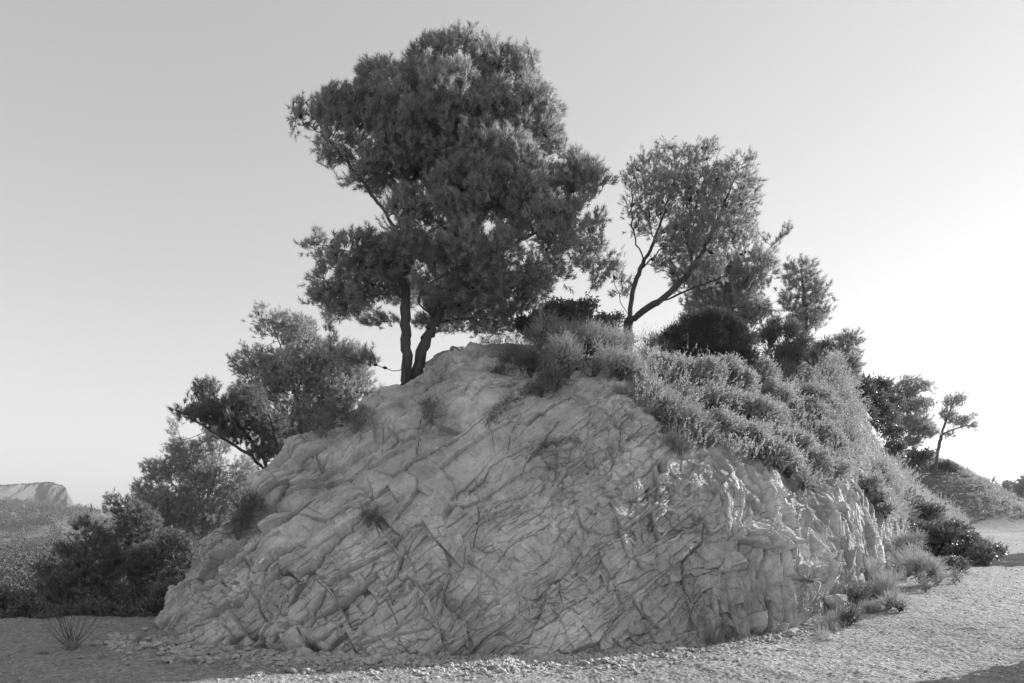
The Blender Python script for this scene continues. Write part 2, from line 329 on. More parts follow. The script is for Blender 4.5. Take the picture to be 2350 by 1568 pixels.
# the big joints and ledges of the face, each (points, depth, half width, step across it)
JT = [
 ([(640,1250),(678,1225),(714,1194),(757,1162),(805,1119),(856,1083),(880,1075)],.10,.022,.13),
 ([(931,1024),(929,1060),(931,1102)],.10,.010,0),([(902,1158),(902,1206),(870,1240),(829,1273)],.09,.012,.05),
 ([(627,1399),(655,1372),(682,1352),(725,1322)],.11,.018,.10),
 ([(700,1440),(757,1395),(797,1356),(840,1316),(870,1290),(920,1240)],.14,.018,.10),
 ([(686,1482),(722,1447)],.09,.02,.08),([(583,1330),(590,1375),(603,1415),(616,1455),(627,1494),(643,1535)],.16,.035,0),
 ([(745,1550),(765,1522),(785,1494),(809,1459)],.12,.02,.12),([(722,1142),(722,1174)],.08,.012,0),([(722,1142),(745,1138),(768,1136)],.08,.012,0),
 ([(490,1455),(505,1410),(524,1368),(571,1328)],.09,.02,.08),([(748,1568),(770,1580),(786,1597)],.38,.030,.0),([(735,1545),(748,1568)],.15,.02,0),
 ([(850,1231),(877,1210),(903,1204)],.08,.014,.05),
 ([(905,1215),(921,1193),(969,1157),(1029,1127),(1059,1118),(1097,1097),(1142,1064),(1187,1035),(1235,1008),(1282,984),(1312,975)],.13,.016,.09),
 ([(930,1103),(955,1085),(978,1070),(1029,1047)],.10,.012,.05),([(903,1148),(902,1204)],.09,.012,0),([(1029,1064),(1030,1095),(1029,1124)],.12,.012,0),
 ([(1130,1222),(1166,1187),(1193,1148),(1222,1127),(1267,1106),(1327,1088),(1356,1076),(1416,1082)],.13,.022,-.12),
 ([(1196,1017),(1199,1058),(1207,1088),(1213,1115)],.07,.013,0),([(1312,978),(1290,1005),(1276,1023),(1262,1048),(1249,1070),(1243,1106)],.08,.014,0),
 ([(1333,972),(1371,971),(1401,978),(1431,975)],.12,.010,0),([(1094,990),(1120,968),(1142,945),(1166,933)],.09,.010,.03),
 ([(880,1040),(948,1002),(980,985),(1014,963),(1053,936),(1103,901),(1178,868)],.15,.022,.10),([(933,957),(933,985),(948,1002)],.09,.012,0),
 ([(1064,966),(1070,990),(1052,1010),(1035,1029),(1030,1050)],.14,.03,0),([(1035,1062),(1055,1050),(1070,1035),(1070,1020)],.09,.012,0),
 ([(850,1543),(875,1522),(901,1504),(919,1474),(945,1450),(969,1426),(976,1396),(981,1367),(1000,1335),(1017,1313),(1044,1292)],.09,.014,.06),
 ([(924,1230),(922,1252),(924,1274),(936,1319)],.10,.016,.06),([(936,1331),(984,1310),(1044,1286)],.06,.01,.04),
 ([(1169,1215),(1171,1245),(1172,1274),(1168,1300),(1160,1328),(1136,1349),(1132,1370),(1130,1394),(1115,1420),(1109,1438)],.10,.012,.03),
 ([(1172,1277),(1200,1255),(1222,1239),(1270,1218)],.09,.012,-.04),([(1059,1513),(1068,1495),(1076,1474),(1088,1438)],.07,.011,.04),
 ([(1175,1334),(1200,1332),(1225,1325),(1273,1313),(1320,1300)],.07,.010,.03),([(1204,1385),(1220,1362),(1237,1343),(1282,1304)],.09,.013,.04),
 ([(1380,1489),(1374,1470),(1368,1453),(1368,1415)],.10,.013,0),([(1175,1441),(1222,1447),(1267,1409)],.06,.010,.03),([(1386,1274),(1396,1250),(1404,1224)],.07,.010,0),
 ([(1679,1210),(1698,1235),(1712,1254),(1712,1290),(1704,1326),(1685,1352),(1668,1377),(1664,1417),(1672,1445),(1683,1472)],.18,.030,.10),
 ([(1639,1304),(1680,1282),(1719,1261)],.12,.018,.04),([(1683,1475),(1708,1457),(1733,1439)],.12,.016,0),
 ([(1853,1155),(1860,1185),(1864,1217),(1868,1261)],.09,.016,.14),([(1765,1315),(1799,1297),(1825,1282),(1853,1264),(1890,1230),(1922,1195)],.12,.015,-.06),
 ([(1882,1315),(1898,1300),(1915,1283),(1925,1270)],.22,.05,0),([(1955,1264),(1985,1262),(2010,1252),(2039,1243)],.13,.014,0),([(1999,1326),(2030,1318),(2075,1300)],.12,.014,0),
 ([(1770,1246),(1813,1239),(1822,1210),(1828,1195)],.08,.012,0),([(1545,1130),(1552,1180),(1560,1235)],.09,.016,.03),([(1480,1080),(1500,1120),(1530,1150),(1545,1180)],.07,.013,0),
 ([(1760,1390),(1790,1370),(1830,1340)],.07,.012,.04),([(1460,1340),(1500,1322),(1560,1300)],.07,.012,.03),([(1500,1430),(1560,1405),(1600,1390)],.07,.012,.03),
]
ppm = 1667.5/np.maximum(P0[:, 1], 1)                 # photograph pixels per metre there
warp = 8*fbm(P0*2.6, 90, 5, .6); warp2 = 8*fbm(P0*2.6+40, 93, 5, .6)
XU, XV = SU+warp, SV+warp2
J = np.zeros(len(P0)); STP = np.zeros(len(P0))
for pts, dep, hw, stp in JT:
    pts = np.array(pts, float); mn = pts.min(0)-70; mx = pts.max(0)+70
    s = np.where((XU > mn[0]) & (XU < mx[0]) & (XV > mn[1]) & (XV < mx[1]) & (rowi > 4) & (rowi < rb[6]))[0]
    if not len(s): continue
    x, y = XU[s], XV[s]; best = np.full(len(s), 1e9); sgn = np.zeros(len(s)); along = np.zeros(len(s))
    L = np.concatenate([[0], np.cumsum(np.linalg.norm(np.diff(pts, axis=0), axis=1))])
    for k in range(len(pts)-1):
        a, b_ = pts[k], pts[k+1]; d = b_-a; l2 = (d*d).sum()
        tt = np.clip(((x-a[0])*d[0]+(y-a[1])*d[1])/l2, 0, 1); qx, qy = x-a[0]-tt*d[0], y-a[1]-tt*d[1]
        dd = np.hypot(qx, qy); m_ = dd < best; best = np.where(m_, dd, best)
        cs = d[0]*qy-d[1]*qx; sgn = np.where(m_, np.sign(cs)*(1 if d[0] >= 0 else -1), sgn); along = np.where(m_, (L[k]+tt*math.sqrt(l2))/L[-1], along)
    dm = best/ppm[s]; taper = np.clip(np.minimum(along, 1-along)*6+.25, 0, 1)
    wv = hw*(.55+.7*(vnoise(P0[s]*5, 8)+1)/2)
    hwk = .5 if dep < .3 else 1; wv = wv*hwk; dep_ = dep*(.5 if dep < .3 else 1)*(.5+.6*(vnoise(P0[s]*3.1, 9)+1)/2*1.6)
    J[s] = np.maximum(J[s], dep_*taper*np.exp(-(dm/wv)**2))
    if stp: STP[s] += stp*taper*np.clip(.55+1.1*vnoise(P0[s]*1.4, 12), 0, 1.2)*np.where(sgn < 0, 1, -.35)*np.exp(-(np.maximum(dm-wv*.5, 0)/.28))
fc_ = 1-sstep(1020, 1120, SU)*.55
D += .75*STP*fc_-J*(.4+.6*fc_)
# the broken ribs catching sun at the right-hand end, flaring out towards the road
rib = 0
for (x0, y0, x1, y1, w, h) in [(1775,1345,1850,1500,16,.16),(1840,1290,1935,1510,20,.26),(1870,1330,1900,1460,12,.08),(1990,1230,2000,1400,14,.15),(1930,1340,1985,1400,14,.12),(1790,1440,1840,1530,14,.14),(2040,1150,2060,1400,16,.16),(1740,1380,1770,1520,14,.10),(1700,1470,1760,1540,16,.10),(1905,1310,1960,1460,14,.14)]:
    d = np.array([x1-x0, y1-y0], float); l = np.linalg.norm(d); d /= l
    t = (XU-x0)*d[0]+(XV-y0)*d[1]; q = (XU-x0)*d[1]-(XV-y0)*d[0]      # q>0 to the right of the rib
    env = sstep(-20, 40, t)*(1-sstep(l-10, l+60, t))
    prof = np.where(q < 0, np.exp(-(q/(w*2.6))**2), np.exp(-(q/(w*.45))**2))
    rib = rib+h*env*prof
D += 1.05*rib*(rowi < rb[5])
# two rounded blocks on the left skyline, the slab beside the tree
for (x, y, rx, ry, h) in [(690,1195,72,52,.16),(770,1112,66,34,.14),(940,985,60,48,.12),(980,1090,60,50,.06),(1052,1040,24,16,.10),(1140,1000,50,40,.08),(905,1290,40,40,.0),(700,1560,62,36,.16),(1080,880,50,30,.10),(1190,960,55,36,.12)]:
    r2 = ((XU-x)/rx)**2+((XV-y)/ry)**2
    D += h*np.clip(1-r2, 0, 1)**.6
D *= face*far
# keep the foot buried: fade outward bulge at the very bottom
RK = P0+nrm(blur(NN, 25))*D[:, None]
RK3 = RK.reshape(nr, nc, 3)
rock = link('rock_outcrop', mesh_raw('rock_outcrop', RK, None, grid_quads(nr, nc), False), M['rock'])
TA, TB, TC = TONE[0]*(1-steep)+TONE[4]*steep, TONE[1]*(1-steep)+TONE[5]*steep, TONE[2]
tone = .80+.10*TA+.14*TB+.10*TC+.14*(t1*(1-steep)+t3*steep)+.14*(t2*(1-steep)+t4*steep)
at = rock.data.attributes.new('tone', 'FLOAT', 'POINT'); at.data.foreach_set('value', tone.astype(np.float32))
rock.data.polygons.foreach_set('use_smooth', np.zeros(len(rock.data.polygons), bool))
tag(rock, 'pale fractured limestone outcrop cut steeply beside the gravel road', 'rock outcrop', kind='structure')
vis = slice(rb[1], rb[6]*nc)
_s = RK3[rb[1]:rb[6]:3, ::3].reshape(-1, 3); _n = grid_normals(blur(RK, 8).reshape(nr, nc, 3))[rb[1]:rb[6]:3, ::3].reshape(-1, 3)
_u, _v = UV(_s)
def on_rock(u, v):
    """the point of the outcrop seen at that spot of the photograph, nearest one if several"""
    d = (_u-u)**2+(_v-v)**2; k = np.where(d < d.min()+30)[0]; k = k[np.argmin(_s[k, 1])]; return _s[k].copy(), _n[k].copy()
# ------------------------------------------------------------------ ground
EDGE = np.array([(-60, 11), (-8, 9.4), (-4.6, 9.6), (-1, 13), (5, 18), (10, 26), (18, 40), (30, 62), (60, 110), (200, 360)], float)
def drop_dist(x, y):
    e = np.interp(x, EDGE[:, 0], EDGE[:, 1]); sl = np.interp(x, EDGE[:, 0], np.r_[0, np.diff(EDGE[:, 1])/np.diff(EDGE[:, 0])])
    return (y-e)/np.sqrt(1+sl*sl)
def hmap(x, y):
    p = np.stack([x, y, 0*x], 1); d = drop_dist(x, y); dd = np.maximum(d, 0)
    g = .29*np.clip((x-.5)/4.5, 0, 1)+.05*vnoise(p*.35, 300)*(.4+.6*sstep(0, -3, x))+.018*vnoise(p*1.3, 301)
    cut = -np.minimum(.12*dd+.20*np.maximum(dd-2, 0), 26+3*vnoise(p*.01, 302))*sstep(0, 1.5, dd)
    az = x/np.maximum(y, 1)
    up = 19*sstep(260, 860, y)*(1+.15*vnoise(p*.006, 303))+16*sstep(350, 860, y)*sstep(-.56, -.78, az)
    up = (up+7*fbm(p*.012, 308, 3)*sstep(60, 160, y)*(1-.6*sstep(600, 850, y)))*sstep(.25, -.1, az)
    hill = 0
    bank = 5.2*np.exp(-(((x-28.5)/5.4)**2+((y-52)/11)**2)**1.4)
    bermr = .5*np.exp(-((x-(14+.62*(y-8)))/2.2)**2)*sstep(7, 14, y)*(1-sstep(60, 100, y))
    return g+cut+up+bank+bermr+sstep(60, 300, y)*vnoise(p*.03, 305)*2*sstep(0, 30, dd)
az = np.radians(np.concatenate([np.linspace(-180, -48, 60)[:-1], np.linspace(-48, 48, 1100), np.linspace(48, 180, 60)[1:]]))
rr = np.concatenate([[.3, 1.5, 3], np.geomspace(4, 14, 420), np.geomspace(14.1, 120, 260), np.geomspace(123, 1400, 130)])
AZ, RR = np.meshgrid(az, rr); gx = (np.sin(AZ)*RR).ravel(); gy = (np.cos(AZ)*RR).ravel(); gz = hmap(gx, gy)
gp = np.stack([gx, gy, 0*gx], 1)
near = gy < 26
q = np.zeros(len(gx)); q[near] = .012*fbm(gp[near]*7, 310, 3)+.007*np.abs(vnoise(gp[near]*26, 311))+.004*vnoise(gp[near]*55, 315)
gz = gz+q
soil = np.clip(sstep(.0, 1.6, drop_dist(gx, gy)+.8*vnoise(gp*.9, 312))+sstep(.3, 1.2, hmap(gx, gy)), 0, 1)
gme = mesh_raw('ground', np.stack([gx, gy, gz], 1), None, grid_quads(len(rr), len(az)), True)
at = gme.attributes.new('soil', 'FLOAT', 'POINT'); at.data.foreach_set('value', soil.astype(np.float32))
ground = tag(link('ground', gme, M['ground']), kind='structure')
def ghv(x, y): return hmap(np.atleast_1d(np.asarray(x, float)), np.atleast_1d(np.asarray(y, float)))
def g_dist(u, v):
    u = np.atleast_1d(np.asarray(u, float)); v = np.atleast_1d(np.asarray(v, float)); Y = F*EYE/(v-HY)
    for _ in range(6): Y = .5*Y+.5*F*(EYE-np.clip(ghv((u-CX)/F*Y, Y), -.3, .6))/(v-HY)
    return Y
def gh(x, y): return float(hmap(np.array([x], float), np.array([y], float))[0])
# ------------------------------------------------------------------ far limestone cliff with its flat top
def far_cliff():
    n, k = 420, 90
    u = np.linspace(-420, 175, n); Y = 880+40*np.sin(u*.01)
    top = 3.5*fbm(np.stack([u*.03, u*0, u*0], 1), 405, 4)+np.interp(u, [-420, -200, -60, 0, 40, 90, 130, 150, 158, 175], [1102, 1106, 1110, 1113, 1110, 1108, 1112, 1119, 1146, 1180])
    bot = np.interp(u, [-420, -60, 0, 60, 100, 150, 175], [1140, 1150, 1150, 1166, 1172, 1176, 1190])+6
    t = np.linspace(0, 1, k)[:, None]
    v = bot*(1-t)+top*t; back = 26*t**1.5
    x = (u-CX)/F*(Y+back); z = EYE+(HY-v)/F*(Y+back); P = np.stack([x+0*t, Y+back, z], -1)
    q = np.stack([P[..., 0]*.03, P[..., 1]*0, P[..., 2]*.012], -1).reshape(-1, 3)
    bd, of, rn = worley(q*2.2, 400); d = 6*fbm(q*1.5, 401, 4)+5*(rn[:, 0]-.5)+3*fbm(P.reshape(-1, 3)*np.array([.16, 0, .04]), 402, 5)
    P[..., 1] -= (d.reshape(k, n))
    tp = P[-1:]*1.08; tp[..., 2] = -20
    P = np.concatenate([P, tp], 0)
    o = link('cliff', mesh_raw('cliff', P.reshape(-1, 3), None, grid_quads(k+1, n), True), M['cliff'])
    return tag(o, 'flat topped pale limestone cliff far across the valley', 'cliff', kind='structure'), P[k-1].copy(), P[0].copy()
_, CTOP, CBOT = far_cliff()
# ------------------------------------------------------------------ plants
def tubes(g, P, Q, ra, rb_, sides=4, dp=None):
    """a tapered tube from each P to each Q"""
    d = nrm(Q-P); ref = np.array([[.31, -.93, .2]]); x = nrm(np.cross(d, ref)); y = np.cross(d, x)
    dp = d if dp is None else dp; ref = np.array([[.31, -.93, .2]]); x2 = nrm(np.cross(dp, ref)); y2 = np.cross(dp, x2)
    a = np.arange(sides)*2*math.pi/sides; ring = np.cos(a)[None, :, None]*x[:, None]+np.sin(a)[None, :, None]*y[:, None]; ring2 = np.cos(a)[None, :, None]*x2[:, None]+np.sin(a)[None, :, None]*y2[:, None]
    V = np.concatenate([P[:, None]+ring2*ra[:, None, None], Q[:, None]+ring*rb_[:, None, None]], 1)
    k = np.arange(sides); k2 = (k+1) % sides; q = np.stack([k, k2, k2+sides, k+sides], 1)
    g.quad(V.reshape(-1, 3), (q[None]+np.arange(len(P))[:, None, None]*2*sides).reshape(-1, 4))
def rnd_dir(n):
    return nrm(R.normal(size=(n, 3)))
def sprays(g, B, D, L, m, ln, wd, ang, leaf=False, t0=.1, droop=0, tipup=0.):
    """m needles (triangles) or leaves (diamonds) along each shoot starting at B, pointing D, of length L"""
    n = len(B); t = t0+(1-t0)*R.random((n, m)); base = B[:, None]+D[:, None]*(L[:, None]*t)[..., None]
    r = rnd_dir(n*m).reshape(n, m, 3); perp = nrm(r-(r*D[:, None]).sum(-1, keepdims=True)*D[:, None])
    a = ang*(.6+.8*R.random((n, m)))*(1.15-.5*t); d = nrm(D[:, None]*np.cos(a)[..., None]+perp*np.sin(a)[..., None]+np.array([0, 0, tipup]))
    l = ln*(.7+.6*R.random((n, m, 1))); w = nrm(np.cross(d, rnd_dir(n*m).reshape(n, m, 3)))*wd*(.7+.6*R.random((n, m, 1)))
    d = d.reshape(-1, 3); base = base.reshape(-1, 3); l = l.reshape(-1, 1); w = w.reshape(-1, 3)
    if leaf:
        V = np.stack([base, base+d*l*.5+w/2, base+d*l, base+d*l*.5-w/2], 1).reshape(-1, 3)
        g.quad(V, np.arange(len(base)*4).reshape(-1, 4))
    else:
        V = np.stack([base-w/2, base+w/2, base+d*l], 1).reshape(-1, 3); g.tri(V, np.arange(len(base)*3).reshape(-1, 3))
def blob_pts(blobs, n, shell=0.):
    """random points in ellipsoids given as (u, v, distance, half width, half height[, depth factor])"""
    vol = np.array([b[3]*b[3]*b[4]*(b[5] if len(b) > 5 else 1) for b in blobs], float); k = R.choice(len(blobs), n, p=vol/vol.sum())
    d = rnd_dir(n)*(R.random((n, 1))**(1/(3+6*shell)))
    out = np.empty((n, 3))
    for i, b in enumerate(blobs):
        s = k == i; c = W(b[0], b[1], b[2]); m_ = b[2]/F
        out[s] = c+d[s]*np.array([b[3]*m_, b[3]*m_*(b[5] if len(b) > 5 else 1), b[4]*m_])
    return out
def grow(lines, att, D=.12, di=1.2, dk=.2, up=.1, iters=120):
    """branches that reach out from the given stems to the points of the crown"""
    pos = []; par = []
    for ln in lines:
        pts = np.array(ln[1]); base = ln[0]; prev = None
        if base is not None:
            q = np.array(pos); prev = int(np.argmin(((q-pts[0])**2).sum(1)))
        fine = []
        seg = np.linalg.norm(np.diff(pts, axis=0), axis=1); T = np.concatenate([[0], np.cumsum(seg)]); n = max(2, int(T[-1]/D))
        for k in range(n+1):
            t = k/n*T[-1]; i = min(np.searchsorted(T, t, 'right')-1, len(pts)-2); f = (t-T[i])/max(seg[i], 1e-6)
            fine.append(cr(pts, np.array([i]), np.array([f]))[0])
        fine = np.array(fine); fine[1:-1] += R.normal(size=(n-1, 3))*.012
        for p in (fine if base is None else fine[1:]):
            pos.append(p); par.append(-1 if prev is None else prev); prev = len(pos)-1
    P = np.array(pos); par = list(par); att = att.copy()
    best = np.full(len(att), 9e9); bi = np.zeros(len(att), int)
    def upd(new, off):
        nonlocal best, bi
        for c in range(0, len(new), 64):
            d = ((att[:, None]-new[None, c:c+64])**2).sum(-1); j = d.argmin(1); dm = d[np.arange(len(att)), j]; m_ = dm < best
            best = np.where(m_, dm, best); bi = np.where(m_, off+c+j, bi)
    upd(P, 0)
    for it in range(iters):
        nchild = np.bincount(np.array(par)[np.array(par) >= 0], minlength=len(P)); k = (best < di*di) & (nchild[bi] < 3)
        if not k.any() or len(att) == 0: break
        nodes, inv = np.unique(bi[k], return_inverse=True); dr = np.zeros((len(nodes), 3))
        np.add.at(dr, inv, nrm(att[k]-P[bi[k]])); dr = nrm(nrm(dr)+R.normal(size=dr.shape)*.12+np.array([0, 0, up]))
        new = P[nodes]+dr*D; off = len(P); P = np.concatenate([P, new]); par.extend(nodes.tolist()); upd(new, off)
        keep = best > dk*dk; att = att[keep]; best = best[keep]; bi = bi[keep]
        if len(P) > 34000: break
    par = np.array(par); n = len(P); w = np.zeros(n); nch = np.bincount(par[par >= 0], minlength=n); w[nch == 0] = 1
    for i in range(n-1, -1, -1):
        if par[i] >= 0: w[par[i]] += w[i]
    return P, par, w, nch
def pine(name, label, lines, blobs, natt, r_base, needles='pine', r_tip=.004, D=.12, di=1.3, dk=.2, shoots=3, m=20, sl=.16, nl=.08, nw=.006, ang=.85, up=1.0, bark='bark', group=None, ndcones=0, gaps=.0, bare=None, cat='pine tree', tipw=4, dm=1.05):
    L = [(b, [W(p[0], p[1], AY(p[0], p[2])) for p in pts]) for b, pts in lines]; blobs = [(b[0], b[1], AY(b[0], b[2]))+tuple(b[3:]) for b in blobs]
    if blobs[0][2] < 60: D *= .75; dk *= .62 if blobs[0][2] < 20 else .75
    e_ = (sl+nl)*.45*F; natt = int(natt*2.6); di = di*2.2
    m = int(m*1.5); sl *= .72; nw *= 1.2
    att = blob_pts([(b[0], b[1]+.75*e_/b[2])+(b[2],)+tuple(max(x*.45, x-e_/b[2]) for x in b[3:5])+tuple([(b[5] if b[5] < 4 else b[5]/b[3])] if len(b) > 5 else []) for b in blobs], natt)
    if gaps:
        att = att[(vnoise(att*2.6, int(abs(blobs[0][0])))*.7+.3*vnoise(att*6, 3))*.5+.5 > gaps]
    P, par, w, nch = grow(L, att, D, di, dk, .12)
    root = empty(name, L[0][1][0], label, cat, group)
    r = r_tip+(r_base-r_tip)*np.maximum((w-1)/w.max(), 0)**.74
    g = G(); c = np.where(par >= 0)[0]; p_ = par[c]; thick = r[c] > .02
    main = w[c] > .55*w[p_]
    ra = np.where(main, r[p_], np.minimum(r[p_], r[c]*1.25))
    fl = np.zeros(len(P)); z0 = P[0, 2]; fl = 1+.35*np.exp(-np.abs(P[:, 2]-z0)/.25)*np.clip(r/r_base*2-.8, 0, 1)
    for sel, sd_ in ((thick, 9), (~thick, 4)):
        if sel.any():
            dd = nrm(P[c][sel]-P[p_][sel]); mn = (main & (par[p_] >= 0))[sel]; gp_ = np.maximum(par[p_][sel], 0)
            dp = np.where(mn[:, None], nrm(P[p_][sel]-P[gp_]), dd); tubes(g, P[p_][sel]-dd*(ra[sel]*np.where(mn, 0, .25))[:, None], P[c][sel], ra[sel]*fl[p_][sel], r[c][sel]*fl[c][sel], sd_, dp)
    g.build('trunk', M[bark], root, True)
    shoots = int(round(shoots*dm)); tips = np.where((w <= tipw) & (par >= 0))[0]
    B = np.repeat(P[tips], shoots, 0)+R.normal(size=(len(tips)*shoots, 3))*D*.55; pd = np.repeat(nrm(P[tips]-P[par[tips]]), shoots, 0)
    cen = att.mean(0) if len(att) else P.mean(0)
    Dv = nrm(pd+R.normal(size=B.shape)*.45+np.array([0, 0, up])); Ls = sl*(.6+.8*R.random(len(B)))
    tuft = R.random(len(B)) > .08
    g = G(); sprays(g, B[tuft], Dv[tuft], Ls[tuft], m, nl, nw*1.15, ang)
    g.build('crown', M[needles], root)
    g = G(); tubes(g, B, B+Dv*Ls[:, None]*.7, np.full(len(B), .0035), np.full(len(B), .002), 3)
    g.build('twigs', M['dead' if bark == 'dead' else 'twig'], root)['kind'] = 'stuff'
    if ndcones:
        cm_ = cone_mesh()
        for q in R.choice(np.where((w > 1) & (w < 14))[0], ndcones, replace=False):
            o = bpy.data.objects.new('cone', cm_); C.objects.link(o); o.location = P[q]-np.array(root.location)+R.normal(size=3)*.03
            o.rotation_euler = tuple(R.uniform(-2, 2, 3)); s = R.uniform(.8, 1.3); o.scale = (s, s, s); o.parent = root
    return root, P, w
_cone = []
def cone_mesh():
    if _cone: return _cone[0]
    n, k = 12, 10; V = []
    for i in range(k):
        t = i/(k-1); rr_ = .024*math.sin(math.pi*min(1, .12+t*.88))**.8*(1.1-.5*t)+.001
        for j in range(n):
            a = 2*math.pi*j/n+i*.26; q = rr_*(1.12 if (i+j) % 2 else .86); V.append((q*math.cos(a), q*math.sin(a), t*.085))
    me = mesh_raw('cone', np.array(V), None, grid_quads(k, n, True)); me.materials.append(M['cone']); _cone.append(me); return me
def shrub(name, label, pts, kind='leaf', dens_=1., group=None, cat='shrub', mat=None, up=.35, seat=True, stem=True, size=1., flat=.85):
    """pts: (u, v, radius px[, distance]) lobes. Each lobe stands on the rock or at its own distance"""
    lob = []
    for q in pts:
        if len(q) == 3:
            p, nn = on_rock(q[0], q[1]); r = q[2]*p[1]/F; c = p+nn*r*.25+np.array([0, 0, r*.1])
        else:
            Yq = q[3] if len(q) > 4 else AY(q[0], q[3]); c = W(q[0], q[1], Yq); r = q[2]*Yq/F
        lob.append((c, r))
    lob2 = []
    for c, r in lob:
        lob2.append((c, r*.8))
        for _ in range(7):
            d = rnd_dir(1)[0]; d[2] = abs(d[2])*.9-.15; lob2.append((c+nrm(d)*r*R.uniform(.45, .85), r*R.uniform(.28, .52)))
    lob = lob2
    cs = np.array([l[0] for l in lob]); rs = np.array([l[1] for l in lob]); foot = cs.mean(0).copy(); foot[2] = (cs[:, 2]-rs*.8).min()
    root = empty(name, foot, label, cat, group); Y = foot[1]
    K = dict(leaf=(70, .11, 16, .024, .015, .9, True, 'leaf'), rosemary=(75, .15, 26, .022, .0045, .75, False, 'rosemary'), juniper=(95, .10, 22, .020, .006, .55, False, 'juniper'),
             oak=(60, .13, 16, .038, .024, .9, True, 'oak'), grass=(40, .05, 9, .30, .006, .35, False, 'dry'), dry=(50, .22, 10, .03, .004, .7, False, 'dry'), needle=(70, .16, 22, .07, .006, .7, False, 'pine'))[kind]
    q, sl, m_, ln, wd, an, lf, mt = K
    sc_ = size*max(1, Y/12)**.75
    area = (4*math.pi*rs**2); n = (area*q*dens_*5/sc_**2).astype(int)+8
    B = []; Dv = []
    for (c, r), k in zip(lob, n):
        d = rnd_dir(k); d[:, 2] = np.where(d[:, 2] < -.35, -d[:, 2]*.6, d[:, 2]); d = nrm(d)
        bump = 1+.30*vnoise((c+d*r)*(2.2/max(r, .15)*.6), 55)+.12*vnoise((c+d*r)*9, 56)
        rad = r*bump*(R.random(k)**.30)
        p = c+d*rad[:, None]*np.array([1, 1, flat])
        B.append(p); Dv.append(nrm(d+R.normal(size=d.shape)*.6+np.array([0, 0, up])))
    B = np.concatenate(B); Dv = np.concatenate(Dv); Ls = sl*sc_*(.6+.8*R.random(len(B)))
    # small gaps so that the inside shows
    keep = vnoise(B*(3.5/sc_), 66)+.35*vnoise(B*9, 67) > -.42; B, Dv, Ls = B[keep], Dv[keep], Ls[keep]
    g = G(); sprays(g, B, Dv, Ls, m_, ln*sc_, wd*sc_, an, lf); g.build('foliage', M[mat or mt], root)
    if stem:
        ns = min(len(B), 60+int(len(B)*.07)); s = R.choice(len(B), ns, replace=False)
        j = np.array([np.argmin(((cs-b)**2).sum(1)/rs**2) for b in B[s]]); A_ = cs[j].copy(); A_[:, 2] -= rs[j]*.75; A_ += R.normal(size=A_.shape)*rs[j][:, None]*.12
        mid = (A_+B[s])/2+R.normal(size=A_.shape)*rs[j][:, None]*.10; g = G()
        tubes(g, A_, mid, np.full(ns, .010*sc_), np.full(ns, .006*sc_), 4); tubes(g, mid, B[s]+Dv[s]*Ls[s][:, None]*.5, np.full(ns, .006*sc_), np.full(ns, .002), 3)
        g.build('stems', M['dead' if kind in ('dry',) else 'twig'], root)['kind'] = 'stuff'
    return root
def tuft(g, c, r, h, n, w=.005, lean=.6):
    """arching grass blades"""
    a = R.random(n)*2*math.pi; out = np.stack([np.cos(a), np.sin(a), 0*a], 1); b = c+out*(R.random((n, 1))*r*.35)
    l = h*(.5+.6*R.random((n, 1))); sp = lean*R.random((n, 1)); side = np.stack([-np.sin(a), np.cos(a), 0*a], 1)*w/2
    m1 = b+out*l*sp*.35+np.array([0, 0, 1])*l*.6; t = b+out*l*sp*1.0+np.array([0, 0, 1])*l*(1-.35*sp)
    V = np.stack([b-side, b+side, m1+side*.8, m1-side*.8, t], 1).reshape(-1, 3); k = np.arange(n)[:, None]*5
    g.quad(V, k+np.array([[0, 1, 2, 3]])); g.V.append(np.zeros((0, 3))); g.T.append((k+np.array([[3, 2, 4]]))+g.n-len(V))
def grass_clump(name, label, u, v, px, hpx, n, Y=None, mat='dry', lean=.9, group=None, cat='grass clump', w=.005):
    if Y is None:
        p, _ = on_rock(u, v)
    else: p = W(u, v, Y)
    s = p[1]/F; g = G(); tuft(g, np.zeros(3), px*s, hpx*s, n, w, lean); o = g.build(name, M[mat]); o.location = p; return tag(o, label, cat, group)
